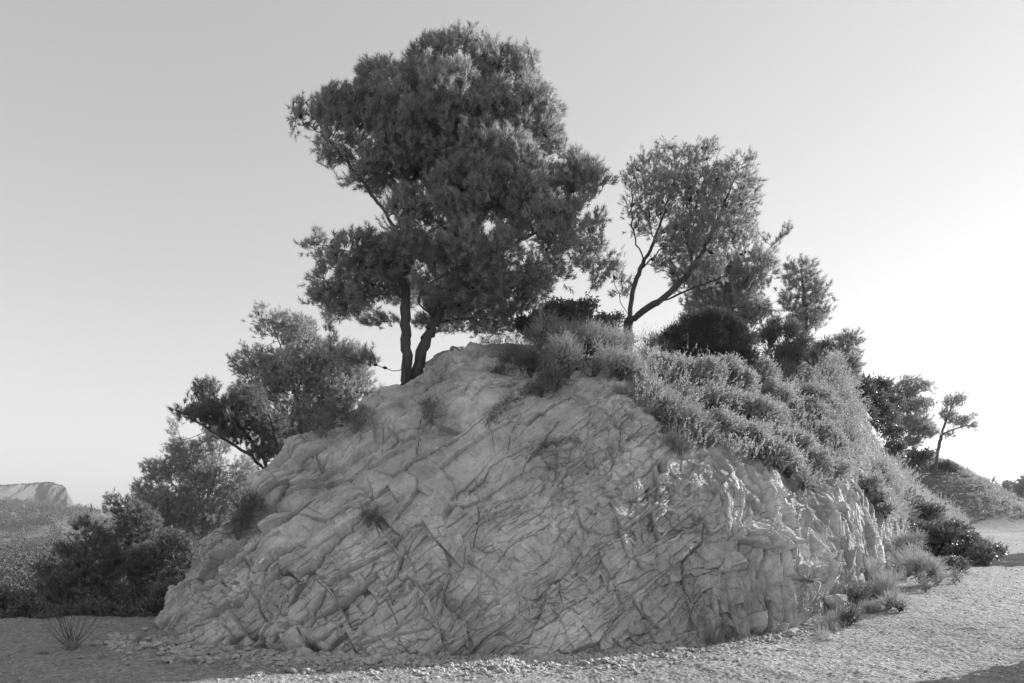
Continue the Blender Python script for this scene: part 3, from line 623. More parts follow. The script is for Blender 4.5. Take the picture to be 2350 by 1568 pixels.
# ------------------------------------------------------------------ the trees
pine('pine_tree', 'tallest and broadest pine, twin trunks rooted on the crest of the outcrop',
 [(None, [(935,900,11.35),(932,800,11.3),(930,720,11.3),(934,640,11.35),(936,560,11.4),(944,480,11.5),(955,400,11.6),(975,310,11.7),(1000,200,11.8),(1020,110,11.8)]),
  (1, [(950,890,11.5),(972,800,11.5),(1000,730,11.5),(1035,660,11.5),(1065,590,11.5),(1095,520,11.5),(1140,430,11.5),(1180,330,11.6),(1200,220,11.6)]),
  (1, [(934,580,11.4),(900,510,11.3),(860,455,11.3),(810,390,11.2),(750,320,11.2),(690,275,11.2)]),
  (1, [(930,700,11.3),(890,630,11),(850,600,11),(780,570,10.9),(720,560,10.9)]),
  (1, [(1035,660,11.5),(1100,600,11.2),(1180,560,11),(1260,520,11),(1320,500,11)]),
  (1, [(990,745,11.5),(1060,730,11.8),(1140,735,12),(1210,740,12)]),
  (1, [(925,850,11.3),(895,848,11.2),(860,838,11.1),(800,820,11),(760,810,11)]),
  (1, [(1000,730,11.5),(960,690,10.9),(1000,640,10.6),(1080,610,10.5)]),
  (1, [(936,700,11.3),(905,670,11.5),(850,650,11.7),(780,640,11.7)])],
 [(1050,168,11.6,130,85),(955,155,11.6,55,60),(1180,172,11.6,75,75),(900,210,11.5,100,85),(800,265,11.4,100,70),(705,262,11.4,58,42),(1000,290,11.3,170,140),(1180,260,11.4,105,95),(1265,240,11.6,50,50),
  (890,370,11.4,95,75),(1130,400,11.2,145,105),(1250,330,11.5,70,70),(1335,385,11.3,65,55),(1070,450,10.9,110,95),(1240,500,11.1,120,95),(1345,560,11.9,55,65),(1370,500,12,35,40),(1100,590,11,140,85),(840,575,11.3,105,55),(725,550,11.3,45,45),
  (780,640,11.3,85,60),(890,640,11.6,80,60),(1200,630,11.3,105,55),(815,815,11.1,75,24),(1110,735,12,110,28),(800,410,11.3,40,35),(930,560,10.7,70,60),(950,470,10.9,70,60),(1010,650,10.9,75,45),(930,650,12,60,60),(1000,560,12,80,80),(1010,740,12.2,80,25),(1290,620,11.6,50,35),(790,685,11.3,95,42),(880,600,10.9,60,50),(1070,690,11.5,120,40),(1180,690,11.8,80,45),(850,730,11.4,60,28),(830,400,11.3,58,45),(770,345,11.3,60,45),(1240,440,10.9,60,50),(1372,610,11.9,45,55),(1390,400,11.4,34,42),(1300,430,11.3,80,70)],
 5200, .15, D=.115, di=1.1, dk=.17, shoots=5, m=22, sl=.15, nl=.085, nw=.0062, ndcones=60, gaps=.40)
pine('pine_tree', 'second tallest pine, open crown and forked grey trunk right of the tallest',
 [(None, [(1437,840,12.6),(1445,730,12.6),(1455,660,12.6),(1478,600,12.6),(1500,555,12.6),(1530,470,12.7),(1550,400,12.8),(1565,350,12.8)]),
  (1, [(1450,735,12.6),(1495,702,12.5),(1550,660,12.5),(1595,605,12.5),(1630,540,12.5),(1660,470,12.6),(1695,390,12.7)]),
  (1, [(1515,695,12.5),(1580,665,12.6),(1650,640,12.8),(1710,600,12.9)]),(1, [(1590,612,12.5),(1578,540,12.5),(1600,460,12.6),(1625,390,12.6)]),(1, [(1500,555,12.6),(1490,490,12.6),(1500,420,12.6)]),(1, [(1470,620,12.6),(1510,580,12.7),(1560,520,12.8)]),
  (1, [(1478,600,12.6),(1455,540,12.6),(1450,470,12.7),(1465,400,12.8)]),(1, [(1450,740,12.6),(1420,680,12.7),(1405,620,12.7)])],
 [(1485,380,12.7,45,45),(1570,375,12.7,60,45),(1600,360,12.7,35,35),(1705,375,12.8,40,42),(1540,440,12.6,80,60),(1640,450,12.7,85,70),(1450,470,12.7,32,60),(1600,540,12.6,95,60),(1690,520,12.8,60,60),(1430,430,12.7,20,20),(1415,600,12.7,28,40),(1400,680,12.8,18,22),(1550,600,12.8,65,45),(1455,400,12.7,40,50),(1480,500,12.7,50,50),(1530,350,12.7,40,40),(1620,345,12.7,40,38),(1430,650,12.7,30,36),(1715,450,12.8,45,60),(1660,400,12.7,50,45),(1600,620,12.8,80,45),(1500,460,12.7,60,60)],
 4000, .085, D=.12, di=1.2, dk=.2, shoots=4, m=17, sl=.12, nl=.065, nw=.0055, needles='pine', ndcones=60, gaps=.2)
pine('pine_tree', 'leaning pine behind the dark juniper dome, one bare shoot sticking out right',
 [(None, [(1600,840,15),(1650,740,15.2),(1700,660,15.3),(1740,600,15.4)]),(1, [(1700,660,15.3),(1750,590,15.4),(1805,530,15.5)])],
 [(1660,640,15.3,85,70),(1740,610,15.4,50,60),(1690,710,15.3,90,45),(1745,540,15.4,22,28),(1795,535,15.5,14,10),(1600,690,15.2,50,40)], 1200, .10, D=.14, dk=.23, shoots=5, m=18, sl=.14, nl=.085, nw=.0075, ang=.8, gaps=.1)
pine('pine_tree', 'round crowned pine on the brow of the outcrop right of the leaning pine',
 [(None, [(1835,830,16.5),(1845,760,16.5),(1845,680,16.5),(1840,610,16.5)])],
 [(1835,625,16.5,45,42),(1870,665,16.5,42,42),(1820,680,16.5,40,50),(1850,730,16.5,55,38),(1895,700,16.5,20,25)], 800, .07, D=.15, dk=.24, shoots=5, m=18, sl=.15, nl=.09, nw=.0085, gaps=.12)
pine('pine_tree', 'small narrow young pine on the right skyline below the round crowned pine',
 [(None, [(1938,885,20.5),(1942,840,20.5),(1948,780,20.5)])], [(1947,790,20.5,32,46),(1940,840,20.5,38,45),(1962,828,20.5,22,34)], 700, .05, D=.15, dk=.22, shoots=5, m=18, sl=.19, nl=.11, nw=.011)
pine('pine_tree', 'pine of layered branches reaching right above the far bank',
 [(None, [(2050,1060,40),(2052,990,40),(2060,920,40),(2075,870,40)]),(1, [(2050,1040,40),(2085,1000,40),(2130,950,40)])],
 [(2080,890,40,34,30),(2120,882,40,22,20),(2075,930,40,32,24),(2110,925,40,34,20),(2090,970,40,45,26),(2125,985,40,32,24),(2085,1010,40,32,20)], 1500, .13, D=.24, di=2.5, dk=.32, shoots=5, m=14, sl=.26, nl=.16, nw=.018, gaps=.1)
pine('pine_tree', 'slender pine with a long bare leaning trunk on the far bank',
 [(None, [(2144,1098,44),(2152,1040,44),(2160,1000,44),(2175,955,44),(2190,920,44)]),(1, [(2158,1000,44),(2190,985,44),(2230,975,44)])],
 [(2185,920,44,22,20),(2205,912,44,18,16),(2175,950,44,22,20),(2200,960,44,28,14),(2225,975,44,25,12),(2235,950,44,14,9),(2175,995,44,18,10)], 900, .10, r_tip=.008, D=.24, di=2.5, dk=.30, shoots=4, m=13, sl=.24, nl=.15, nw=.018, gaps=.05)
for i, (u, v, Y, h, wd_, lb_) in enumerate([(2278,1168,75,78,26,'pointed tree farthest left in the row at the end of the road'),(2312,1170,78,70,30,'rounded tree in the middle of the row at the end of the road'),(2348,1168,72,78,34,'bushy tree at the right end of the row where the road ends'),(2390,1168,74,76,34,'bushy tree beyond the right end of the row where the road ends')]):
    pine('roadside_tree', lb_, [(None, [(u,v,Y),(u+2,v-h*.4,Y),(u+1,v-h*.8,Y)])],
         [(u,v-h*.3,Y,wd_,h*.28),(u-3,v-h*.6,Y,wd_*.72,h*.26),(u+2,v-h*.85,Y,wd_*(.3 if i == 0 else .5),h*.2)], 900, .14, r_tip=.015, D=.22, di=4, dk=.3, shoots=4, m=12, sl=.3, nl=.2, nw=.045, cat='tree', needles='pine_pale')
# left of the outcrop, on the slope that falls away behind it
pine('pine_tree', 'pale feathery pine left of the tallest one, rising behind the rounded blocks',
 [(None, [(690,1300,16),(690,1090,16),(690,1010,16),(685,930,16),(660,840,16),(630,760,16),(610,710,16)]),(1, [(688,980,16),(730,920,16),(770,860,15.9)]),(1,[(680,900,16),(710,820,16),(700,760,16)])],
 [(595,735,16,30,45),(640,745,16,42,45),(690,760,16,48,55),(610,830,16,58,48),(690,850,15.9,75,70),(770,890,15.9,70,65),(720,950,16,80,55),(620,900,16,60,40),(820,870,16,38,40),(565,830,16,42,45),(570,900,16,50,45),(640,970,16,70,50),(680,1020,16,70,45),(760,980,16,60,40),(640,850,16,60,60),(800,830,16,60,60),(730,820,16,60,60),(850,900,16,35,40)], 3200, .085, needles='pine_pale', D=.12, dk=.18, shoots=4, m=17, sl=.14, nl=.08, nw=.0062, ndcones=30, gaps=.12)
pine('pine_tree', 'dark pine leaning left with three slanting trunks over the left skyline',
 [(None, [(625,1115,12.6),(580,1050,12.6),(520,1010,12.6),(460,975,12.6),(420,945,12.6)]),(1, [(625,1115,12.6),(632,1105,12.6),(600,1045,12.7),(555,985,12.7),(510,920,12.7)]),(1, [(627,1113,12.6),(642,1092,12.7),(635,1020,12.8),(615,950,12.8),(590,900,12.8)])],
 [(475,890,12.6,42,40),(430,945,12.6,42,28),(500,945,12.6,75,45),(570,925,12.7,60,50),(620,975,12.8,50,45),(545,990,12.6,55,28),(600,1030,12.7,50,40),(555,960,12.6,60,45)], 2200, .07, needles='pine_dark', D=.12, dk=.2, shoots=4, m=20, sl=.14, nl=.085, nw=.0062, ndcones=25, gaps=.14)
pine('pine_tree', 'pale thin pine with bare whitish branches left of the dark leaning pine',
 [(None, [(475,1500,17.5),(470,1290,17.5),(465,1200,17.5),(450,1110,17.5),(425,1030,17.5),(400,970,17.5)]),(1, [(465,1200,17.5),(420,1140,17.5),(380,1090,17.5)]),(1,[(460,1170,17.5),(490,1110,17.5),(500,1060,17.5)])],
 [(398,985,17.5,20,42),(425,1040,17.5,50,45),(370,1080,17.5,50,38),(470,1090,17.5,60,55),(500,1150,17.5,45,45),(400,1160,17.5,75,60),(335,1130,17.5,40,45),(450,1210,17.5,60,40),(500,1060,17.5,30,50),(530,1130,17.5,40,50),(545,1190,17.5,30,40),(480,1180,17.5,60,50),(360,1170,17.5,55,50),(500,1000,17.5,45,50),(560,1085,17.5,42,50)], 3200, .08, needles='pine_pale', bark='dead', r_tip=.006, D=.12, dk=.17, shoots=4, m=14, sl=.14, nl=.08, nw=.0062, gaps=.12)
pine('pine_tree', 'dense dark pine with pale dead twigs low beside the left foot of the outcrop',
 [(None, [(330,1490,15.5),(330,1440,15.5),(325,1340,15.5),(310,1250,15.5),(290,1170,15.5)]),(1, [(335,1435,15.4),(385,1400,15.1),(405,1340,15),(395,1260,15)])],
 [(258,1150,15.6,24,38),(300,1170,15.6,40,40),(320,1200,15.6,50,48),(280,1250,15.5,50,50),(340,1290,15.5,70,55),(400,1250,15.2,48,48),(330,1370,15.3,75,48),(410,1340,15,48,60),(430,1290,15,30,40)], 3400, .07, needles='pine_dark', bark='dead', r_tip=.006, D=.12, dk=.17, shoots=4, m=16, sl=.14, nl=.075, nw=.0075, gaps=.12)
pine('pine_tree', 'low bushy pine in front of the valley at the far left, grassy foot',
 [(None, [(190,1450,11.5),(190,1360,11.5),(195,1280,11.5),(200,1200,11.5)])],
 [(185,1205,11.6,28,28),(225,1235,11.6,42,38),(160,1265,11.6,40,35),(200,1310,11.5,65,50),(240,1290,11.5,50,60),(110,1300,11.5,36,30),(130,1350,11.4,52,42),(230,1370,11.4,60,50),(160,1400,11.2,55,30)], 2600, .06, needles='pine_dark', D=.12, dk=.17, shoots=4, m=16, sl=.13, nl=.07, nw=.0075, gaps=.12)
# ------------------------------------------------------------------ shrubs on the outcrop
S = shrub
S('rosemary_bush', 'pale feathery bush spilling over the brow right of the tallest pine', [(1265,800,60),(1330,785,66),(1395,810,58),(1300,850,52),(1235,770,34),(1425,865,42),(1360,855,50)], 'rosemary')
S('rosemary_bush', 'dark stringy bush hanging down the rock below the pale feathery bush', [(1180,830,30),(1220,850,36),(1270,880,34),(1240,900,24),(1150,855,18)], 'rosemary', .8, mat='oak', up=-.1)
S('evergreen_bush', 'dark bush on the skyline between the two tallest pines', [(1260,735,40,12.4),(1320,730,42,12.4),(1370,760,30,12.4),(1215,760,30,12.2),(1300,765,45,12.3)], 'oak')
S('evergreen_bush', 'thin twiggy bush at the foot of the second tallest pine', [(1410,745,24,13),(1400,775,24,12.9),(1430,790,18,12.6)], 'leaf', .35, mat='oak')
S('juniper', 'largest dark rounded juniper dome on the brow', [(1575,785,60,13.2),(1635,768,66,13.2),(1690,790,58,13.2),(1625,820,62,13),(1560,820,32,13),(1615,745,26,13.2),(1670,745,22,13.2),(1720,825,24,13.1)], 'juniper', 1.5)
S('juniper', 'smaller dark juniper right of the largest juniper dome', [(1770,775,34,14.6),(1805,770,36,14.6),(1830,800,32,14.6),(1778,750,18,14.6)], 'juniper', 1.1, mat='oak')
S('juniper', 'low spreading juniper on the brow under the round crowned pine', [(1780,815,28,14.3),(1830,820,28,14.5),(1865,825,24,15),(1895,800,24,15.5)], 'juniper', 1.1, mat='oak')
S('dry_shrub', 'small whitish spiky shrub between the second pine and the juniper dome', [(1495,790,18,12.6),(1520,810,14,12.6),(1480,815,16,12.5)], 'dry', .6)
LG = 'small leaved shrubs covering the slope of the outcrop'
for i, (lb_, q, kd, dn) in enumerate([
 ('small leaved shrub just under the left side of the juniper dome', [(1500,850,36),(1540,865,42),(1580,885,36)], 'leaf', 1),
 ('small leaved shrub directly below the juniper dome', [(1620,890,42),(1665,880,42),(1700,895,36)], 'leaf', 1),
 ('small leaved shrub below the smaller juniper', [(1740,870,40),(1790,865,42),(1840,870,36)], 'leaf', 1),
 ('upright grey shrub at the left edge of the shrub slope', [(1500,930,36),(1545,960,42),(1580,935,36)], 'rosemary', .9),
 ('upright pale shrub below the left edge of the shrub slope', [(1580,990,42),(1620,1020,38),(1560,1030,30)], 'rosemary', .9),
 ('pale small leaved shrub in the middle of the slope', [(1650,940,46),(1700,960,50),(1660,995,40)], 'leaf', 1.1),
 ('pale shrub right of the middle of the slope', [(1760,930,46),(1810,925,42),(1780,980,46)], 'leaf', 1.1),
 ('loose shrub near the bare pale rock at the top right of the slope', [(1860,920,36),(1895,945,32),(1865,965,36)], 'leaf', .8),
 ('shrub overhanging the top of the smooth dark slab', [(1720,1035,42),(1760,1050,40),(1700,1015,34)], 'leaf', 1),
 ('big shrub overhanging the centre of the cut', [(1815,1040,48),(1850,1075,40),(1800,1080,36)], 'leaf', 1.1),
 ('shrub hanging lowest over the rock face', [(1865,1110,30),(1900,1095,28),(1840,1115,22)], 'rosemary', .9),
 ('shrub at the right end of the overhanging shrubs', [(1885,1020,42),(1920,1050,36),(1925,1085,26)], 'leaf', 1),
 ('low shrub along the right edge of the shrub slope', [(1930,985,28),(1945,1020,24)], 'rosemary', .7),
 ('shrub on the right end of the wall above the tall grass', [(1985,1120,24),(2005,1145,26),(2025,1175,22)], 'leaf', .8),
 ('shrub on the skyline of the wall above the end of the cut', [(2015,1080,22),(2030,1110,24),(2045,1140,20)], 'rosemary', .8),
 ('small bush on the gravelly ledge left of the smooth slab', [(1440,860,30),(1465,880,28),(1490,900,22)], 'leaf', .9)]):
    S('leafy_shrub', lb_, q, kd, dn*1.1, group=LG)
S('crevice_shrub', 'dark shrub with pale bare twigs in the notch left of the tallest pine', [(760,975,34),(800,960,32),(735,1000,24),(825,985,20)], 'dry', 1.6, mat='juniper')
S('crevice_shrub', 'dark spiky shrub on the left skyline beneath the rounded blocks', [(565,1170,26),(560,1200,26),(545,1225,18),(590,1160,16)], 'dry', 1.8, mat='juniper')
S('crevice_shrub', 'wispy dry weed in the hollow below the trunks of the tallest pine', [(985,935,18),(990,955,16)], 'dry', .9, mat='oak')
S('crevice_shrub', 'faint dark tuft in the recess at the middle left of the face', [(850,1190,13),(845,1205,12)], 'dry', .8, mat='oak')
S('crevice_shrub', 'small weed growing in the crack high on the sunlit ribs', [(1855,1335,8),(1862,1322,8)], 'dry', .8, mat='rosemary')
# behind and along the far side of the road cut
S('broadleaf_tree', 'dark leafy tree on the skyline right of the narrow young pine', [(1972,895,26,27),(1990,930,32,27),(2020,905,30,28),(2040,935,28,28),(2015,965,40,27),(1975,960,30,26),(2035,1000,30,28),(2050,1040,22,29)], 'oak', cat='tree')
S('evergreen_bush', 'rounded dark bush left of the slender pine on the far bank', [(2090,1045,18,42),(2115,1055,20,42),(2105,1070,18,42)], 'oak')
S('evergreen_bush', 'rounded dark bush right of the foot of the slender pine', [(2165,1080,20,45),(2150,1085,16,45),(2182,1088,13,45)], 'oak')
RG = 'bushes along the right foot of the outcrop'
def G_(u, v, r):   # lobe standing on the road level, v is where its foot is
    return (u, v-r*.7, r, float(g_dist(u, v)[0]), 1)
S('roadside_bush', 'rounded pale bush at the foot of the cut where the road bends away', [G_(2085,1330,44), G_(2120,1345,40), (2080,1255,30,17.5), (2060,1290,28,17)], 'rosemary', 1.1, group=RG)
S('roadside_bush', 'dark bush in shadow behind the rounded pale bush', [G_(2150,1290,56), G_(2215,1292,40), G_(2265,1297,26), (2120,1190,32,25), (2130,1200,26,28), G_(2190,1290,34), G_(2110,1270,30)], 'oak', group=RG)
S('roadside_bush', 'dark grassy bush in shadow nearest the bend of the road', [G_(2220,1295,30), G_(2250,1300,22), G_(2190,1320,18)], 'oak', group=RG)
S('roadside_bush', 'low dark bush by the pale boulder at the foot of the cut', [G_(1965,1395,26), G_(2000,1385,24)], 'rosemary', mat='oak', group=RG)
S('roadside_bush', 'dark low bush at the near corner of the sunlit cut', [G_(1890,1425,20), G_(1925,1425,24), G_(1950,1435,18)], 'rosemary', mat='oak', group=RG)
S('roadside_bush', 'small low bush spreading over the gravel right of the grass', [G_(2040,1400,18), G_(2065,1405,14)], 'rosemary', group=RG)
S('roadside_bush', 'thin weed standing against the right end of the lit ribs', [(1905,1330,14,11.3), (1905,1360,14,11.2), (1915,1385,12,11.1)], 'leaf', .6, mat='rosemary', group=RG)
S('roadside_bush', 'sparse weeds in front of the shaded bushes by the bend', [G_(2150,1345,16), G_(2190,1340,14), G_(2125,1360,12)], 'dry', .9, group=RG)
LB = 'dark bushes along the left edge of the road'
for lb_, q in [('dark bush cut off by the left border', [(20,1400,50,10.2),(-40,1400,50,10.2),(50,1430,32,9.9)]),
               ('dark bush between the left border and the bare twigs', [(80,1425,34,10),(110,1440,24,9.8)]),
               ('dark bush behind the bare twigs', [(150,1425,32,10.3),(200,1430,34,10.3)]),
               ('dark bush with few pale leaves right of the bare twigs', [(260,1425,36,10.4),(310,1430,32,10.4)]),
               ('dark bush against the left foot of the outcrop', [(365,1410,36,10.6),(340,1440,20,10.2),(395,1370,36,10.8)])]:
    S('edge_bush', lb_, q, 'oak', 1.1, group=LB)
# ------------------------------------------------------------------ far wooded slopes, banks, gravel, stones, grass
def foliage_mass(g, c, r, n, size, zs=1.2):
    """n small faces filling a lumpy crown of radius r at c (arrays)"""
    k = np.repeat(np.arange(len(c)), n); d = rnd_dir(len(k)); p = c[k]+d*(r[k]*(.55+.45*R.random(len(k)))*(1+.3*vnoise(d*2.3+c[k], 71)))[:, None]*np.array([1, 1, zs])
    s = size[k][:, None]; a = rnd_dir(len(k))*s*.5; b = nrm(np.cross(a, rnd_dir(len(k))))*s*.5
    g.tri(np.stack([p-a, p+a, p+b*1.3+np.array([0, 0, 1])*s*.3], 1).reshape(-1, 3), np.arange(len(k)*3).reshape(-1, 3))
g = G(); n = 6600; azm = np.radians(R.uniform(-44, -16, n)); yy = 24*np.exp(R.random(n)**.62*math.log(900/24)); xx = np.tan(azm)*yy
keep = (drop_dist(xx, yy) > 8)&(vnoise(np.stack([xx*.03, yy*.02, 0*xx], 1), 72) > -.85); xx, yy = xx[keep], yy[keep]; zz = hmap(xx, yy)
rr_ = R.uniform(1.9, 3.6, len(xx))*(.75+.5*sstep(30, 200, yy)); cc = np.stack([xx, yy, zz+rr_*1.25], 1)
for lo, hi, cnt in ((0, 60, 1500), (60, 150, 1100), (150, 400, 380), (400, 3000, 110)):
    m_ = (yy >= lo) & (yy < hi)
    if m_.any(): foliage_mass(g, cc[m_], rr_[m_], cnt, np.clip(yy[m_]*.0021, .10, 1.1))
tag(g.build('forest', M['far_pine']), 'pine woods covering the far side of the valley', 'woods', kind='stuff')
# scrub along the top of the far cliff
g = G(); n = 420; q = R.integers(180, 392, n); c = CTOP[q]+np.stack([R.normal(size=n)*.8, R.uniform(0, 10, n), R.uniform(-.2, .5, n)], 1); foliage_mass(g, c, R.uniform(.7, 1.9, n), 26, np.full(n, .9), .8)
n = 1500; q = R.integers(120, 385, n); c = CBOT[q]*R.uniform(.955, .995, (n, 1))+np.stack([R.normal(size=n)*2, 0*q, R.uniform(-7, 3.5, n)**1], 1); foliage_mass(g, c, R.uniform(1.4, 2.8, n), 26, np.full(n, 1.2), .8)
tag(g.build('cliff_scrub', M['far_pine']), 'scrub along the top and foot of the far cliff', 'scrub', kind='stuff')
# low scrub over the far bank on the right
g = G(); n = 9000; x = R.uniform(17, 44, n); y = R.uniform(38, 66, n); z = hmap(x, y); keep = (z > .75+.5*R.random(n)); x, y, z = x[keep], y[keep], z[keep]
c = np.stack([x, y, z+.05], 1); foliage_mass(g, c, R.uniform(.1, .34, len(x)), 46, np.full(len(x), .07), .8)
tag(g.build('bank_scrub', M['rosemary']), 'low scrub covering the bank beyond the end of the cut', 'scrub', kind='stuff')
def leafy_cover(name, poly, n, mat, label, sl, m_, ln, wd, lf, lift=.03):
    """low plants on the outcrop inside a region of it"""
    poly = np.array(poly, float); ins = np.zeros(len(_s), bool); x, y = _u, _v
    for i in range(len(poly)):
        (x1, y1), (x2, y2) = poly[i], poly[i-1]
        if y1 != y2: ins ^= ((y1 > y) != (y2 > y)) & (x < (x2-x1)*(y-y1)/(y2-y1)+x1)
    k = np.where(ins)[0]
    w_ = _s[k, 1]**2; k = R.choice(k, n, p=w_/w_.sum()); p = _s[k]+R.normal(size=(n, 3))*.04
    keep = vnoise(p*2.6, 91)+.4*vnoise(p*7, 92) > -.35; p = p[keep]; nn = _n[k][keep]
    p = p+nn*(R.random((len(p), 1))**1.5)*lift*4*(1+vnoise(p*2, 93))[:, None]
    d = nrm(nn*.5+np.array([0, 0, .8])+R.normal(size=p.shape)*.45); g = G()
    sprays(g, p, d, sl*(.6+.8*R.random(len(p))), m_, ln, wd, .8, lf); return tag(g.build(name, M[mat]), label, 'ground cover', kind='stuff')
SL = [(1440,850),(1500,835),(1900,830),(1950,940),(1965,1040),(1925,1115),(1850,1120),(1760,1075),(1640,1060),(1560,1045),(1500,1000),(1450,930)]
leafy_cover('ground_cover', SL, 15000, 'leaf', 'small leaved ground cover between the shrubs of the slope', .12, 16, .024, .016, True, .07)
leafy_cover('dry_grass', SL, 2600, 'dry', 'dry grass between the shrubs of the slope', .12, 9, .14, .004, False, .02)
leafy_cover('dry_grass', [(1440,850),(1475,850),(1560,1060),(1520,1075),(1465,960),(1430,890)], 900, 'dry', 'dry grass on the gravelly ledge beside the shrub slope', .06, 9, .10, .004, False, .01)
leafy_cover('brow_plants', [(1100,790),(1250,770),(1450,815),(1460,850),(1300,850),(1180,840),(1130,830)], 2600, 'rosemary', 'low plants along the brow right of the tallest pine', .1, 16, .022, .006, False, .03)
leafy_cover('ledge_weeds', [(1180,1075),(1235,1025),(1320,1008),(1335,1022),(1260,1038),(1200,1062),(1120,1110),(1080,1140),(1075,1130)], 420, 'oak', 'dark dry weeds along the ledge in the middle of the face', .03, 8, .045, .004, False, .0)
leafy_cover('ledge_weeds', [(1120,955),(1170,910),(1230,885),(1235,900),(1180,930),(1140,975),(1110,985)], 420, 'oak', 'dark weeds in the gully under the hanging bush', .03, 8, .05, .004, False, .0)
leafy_cover('cut_plants', [(1960,990),(2010,1030),(2060,1110),(2090,1180),(2060,1200),(2010,1180),(1985,1110),(1955,1040)], 2200, 'leaf', 'plants growing down the top of the wall at its far end', .1, 14, .03, .02, True, .04)
leafy_cover('cut_plants', [(2060,1130),(2100,1150),(2160,1200),(2150,1240),(2100,1240),(2070,1200)], 1400, 'oak', 'dark plants over the lowest end of the wall', .14, 14, .05, .034, True, .06)
leafy_cover('cut_plants', [(2035,1040),(2070,1080),(2130,1135),(2200,1180),(2250,1220),(2200,1245),(2120,1215),(2075,1150),(2035,1090)], 2600, 'rosemary', 'scrub covering the far end of the wall down to the bend', .2, 14, .05, .02, True, .08)
# grass and weeds on the ground
def at_ground(u, v): 
    Y = float(g_dist(u, v)[0]); return np.array([(u-CX)/F*Y, Y, gh((u-CX)/F*Y, Y)])
foot = np.array([q[0][:2] for q in ST], float)
g = G()
for _ in range(620):
    u = R.uniform(360, 1900); v = np.interp(u, foot[:, 0], foot[:, 1])+R.uniform(-8, 7); p = at_ground(u, v)
    if vnoise(np.array([[u*.02, 0, 0]]), 95)[0] < -.25: continue
    tuft(g, p, .05, R.uniform(.04, .10), 9, .0035, 1.0)
for _ in range(1500):
    u = R.uniform(-60, 400); v = R.uniform(1438, 1456)+R.exponential(8)
    if vnoise(np.array([[u*.018, v*.05, 0]]), 96)[0] < -.45: continue; p = at_ground(u, v); tuft(g, p, .08, R.uniform(.05, .17), 10, .0035, .9)
tag(g.build('foot_grass', M['pine']), 'dark grass and weeds at the edge of the gravel', 'grass', kind='stuff')
g = G()
for _ in range(1300):
    t = R.random()**.7; u = 1880+400*t; v0 = np.interp(u, foot[:, 0], foot[:, 1]); v = v0+R.uniform(2, 62)*(1-t*.62)+3; p = at_ground(u, v); tuft(g, p, .10, R.uniform(.06, .22), 12, .0045, .9)
for _ in range(160):
    u = R.uniform(1560, 1880); v = np.interp(u, foot[:, 0], foot[:, 1])+R.uniform(0, 14); tuft(g, at_ground(u, v), .06, R.uniform(.03, .09), 9, .0035, 1.)
tag(g.build('roadside_grass', M['dry']), 'dry grass along the sunny foot of the cut', 'grass', kind='stuff')
DG = 'dry grass clumps at the foot and on the ledges of the outcrop'
def clump(lb_, u, v, px, h, n, Y=None, mat='dry', ln_=.9, w=.004):
    if Y is None: Y = float(g_dist(u, v)[0]) if v > 1250 else None
    return grass_clump('grass_clump', lb_, u, v, px, h, n, Y, mat, ln_, DG, w=w)
clump('wide half dark grass clump on the gravel below the lit ribs', 1640, 1478, 60, 46, 520); clump('smaller straw coloured grass clump right of the wide half dark one', 1675, 1470, 36, 34, 240)
clump('tall feathery grass between the sunlit wall and the rounded pale bush', 1995, 1345, 80, 80, 800, ln_=.5); clump('tall thin grass in front of the rounded pale bush', 2030, 1370, 70, 70, 600, ln_=.6)
clump('low spreading grass clump nearest the road by the dark low bush', 2000, 1405, 60, 36, 420); clump('bristly grass tuft on the ledge right of the loose rubble', 1520, 1078, 34, 46, 420, mat='rosemary', ln_=.6)
clump('dry grass tuft on the corner above the gravelly ledge', 1435, 905, 44, 34, 420); clump('little grass tuft at the foot of the lit ribs', 1745, 1450, 22, 22, 120)
clump('dark grass tuft among the stones by the left foot of the outcrop', 330, 1475, 44, 26, 360, mat='pine'); clump('dark tuft at the base of the bare twigs', 165, 1490, 44, 22, 420, mat='pine')
clump('flat dark weed alone on the gravel left of the stones', 248*.94, 1608*.94, 26, 10, 160, mat='pine', ln_=1.6); clump('low dark weed between the bare twigs and the left border', 107*.94, 1596*.94, 22, 10, 140, mat='pine', ln_=1.6); clump('tiny dark weed on the gravel near the left border', 23*.94, 1603*.94, 18, 7, 90, mat='pine', ln_=1.6)
clump('small weed alone on the sunlit gravel far right', 2195, 1375, 16, 8, 70, mat='rosemary', ln_=1.5)
# bare twigs at the left edge
root = empty('bare_shrub', at_ground(163, 1482), 'leafless shrub of thin upright twigs at the left edge of the road', 'shrub'); g = G(); b0 = at_ground(163, 1482)
for i in range(26):
    a = R.uniform(-1.25, .95); L_ = R.uniform(.35, .85)*(1-.25*abs(a)); p = b0+np.array([R.normal()*.03, R.normal()*.03, -.02]); d = nrm(np.array([math.sin(a)*.9, R.normal()*.3, .55])); rad = .0042
    for k in range(9):
        q = p+d*L_/9; tubes(g, p[None], q[None], np.array([rad]), np.array([rad*.86]), 5); p = q; rad *= .86; d = nrm(d+np.array([R.normal()*.04, R.normal()*.04, .13]))
        if k > 3 and R.random() < .5:
            s_ = nrm(d+R.normal(size=3)*.4); tubes(g, p[None], (p+s_*L_*.28)[None], np.array([rad*.8]), np.array([.001]), 4)
g.build('stems', M['twig'], root, True)['kind'] = 'stuff'
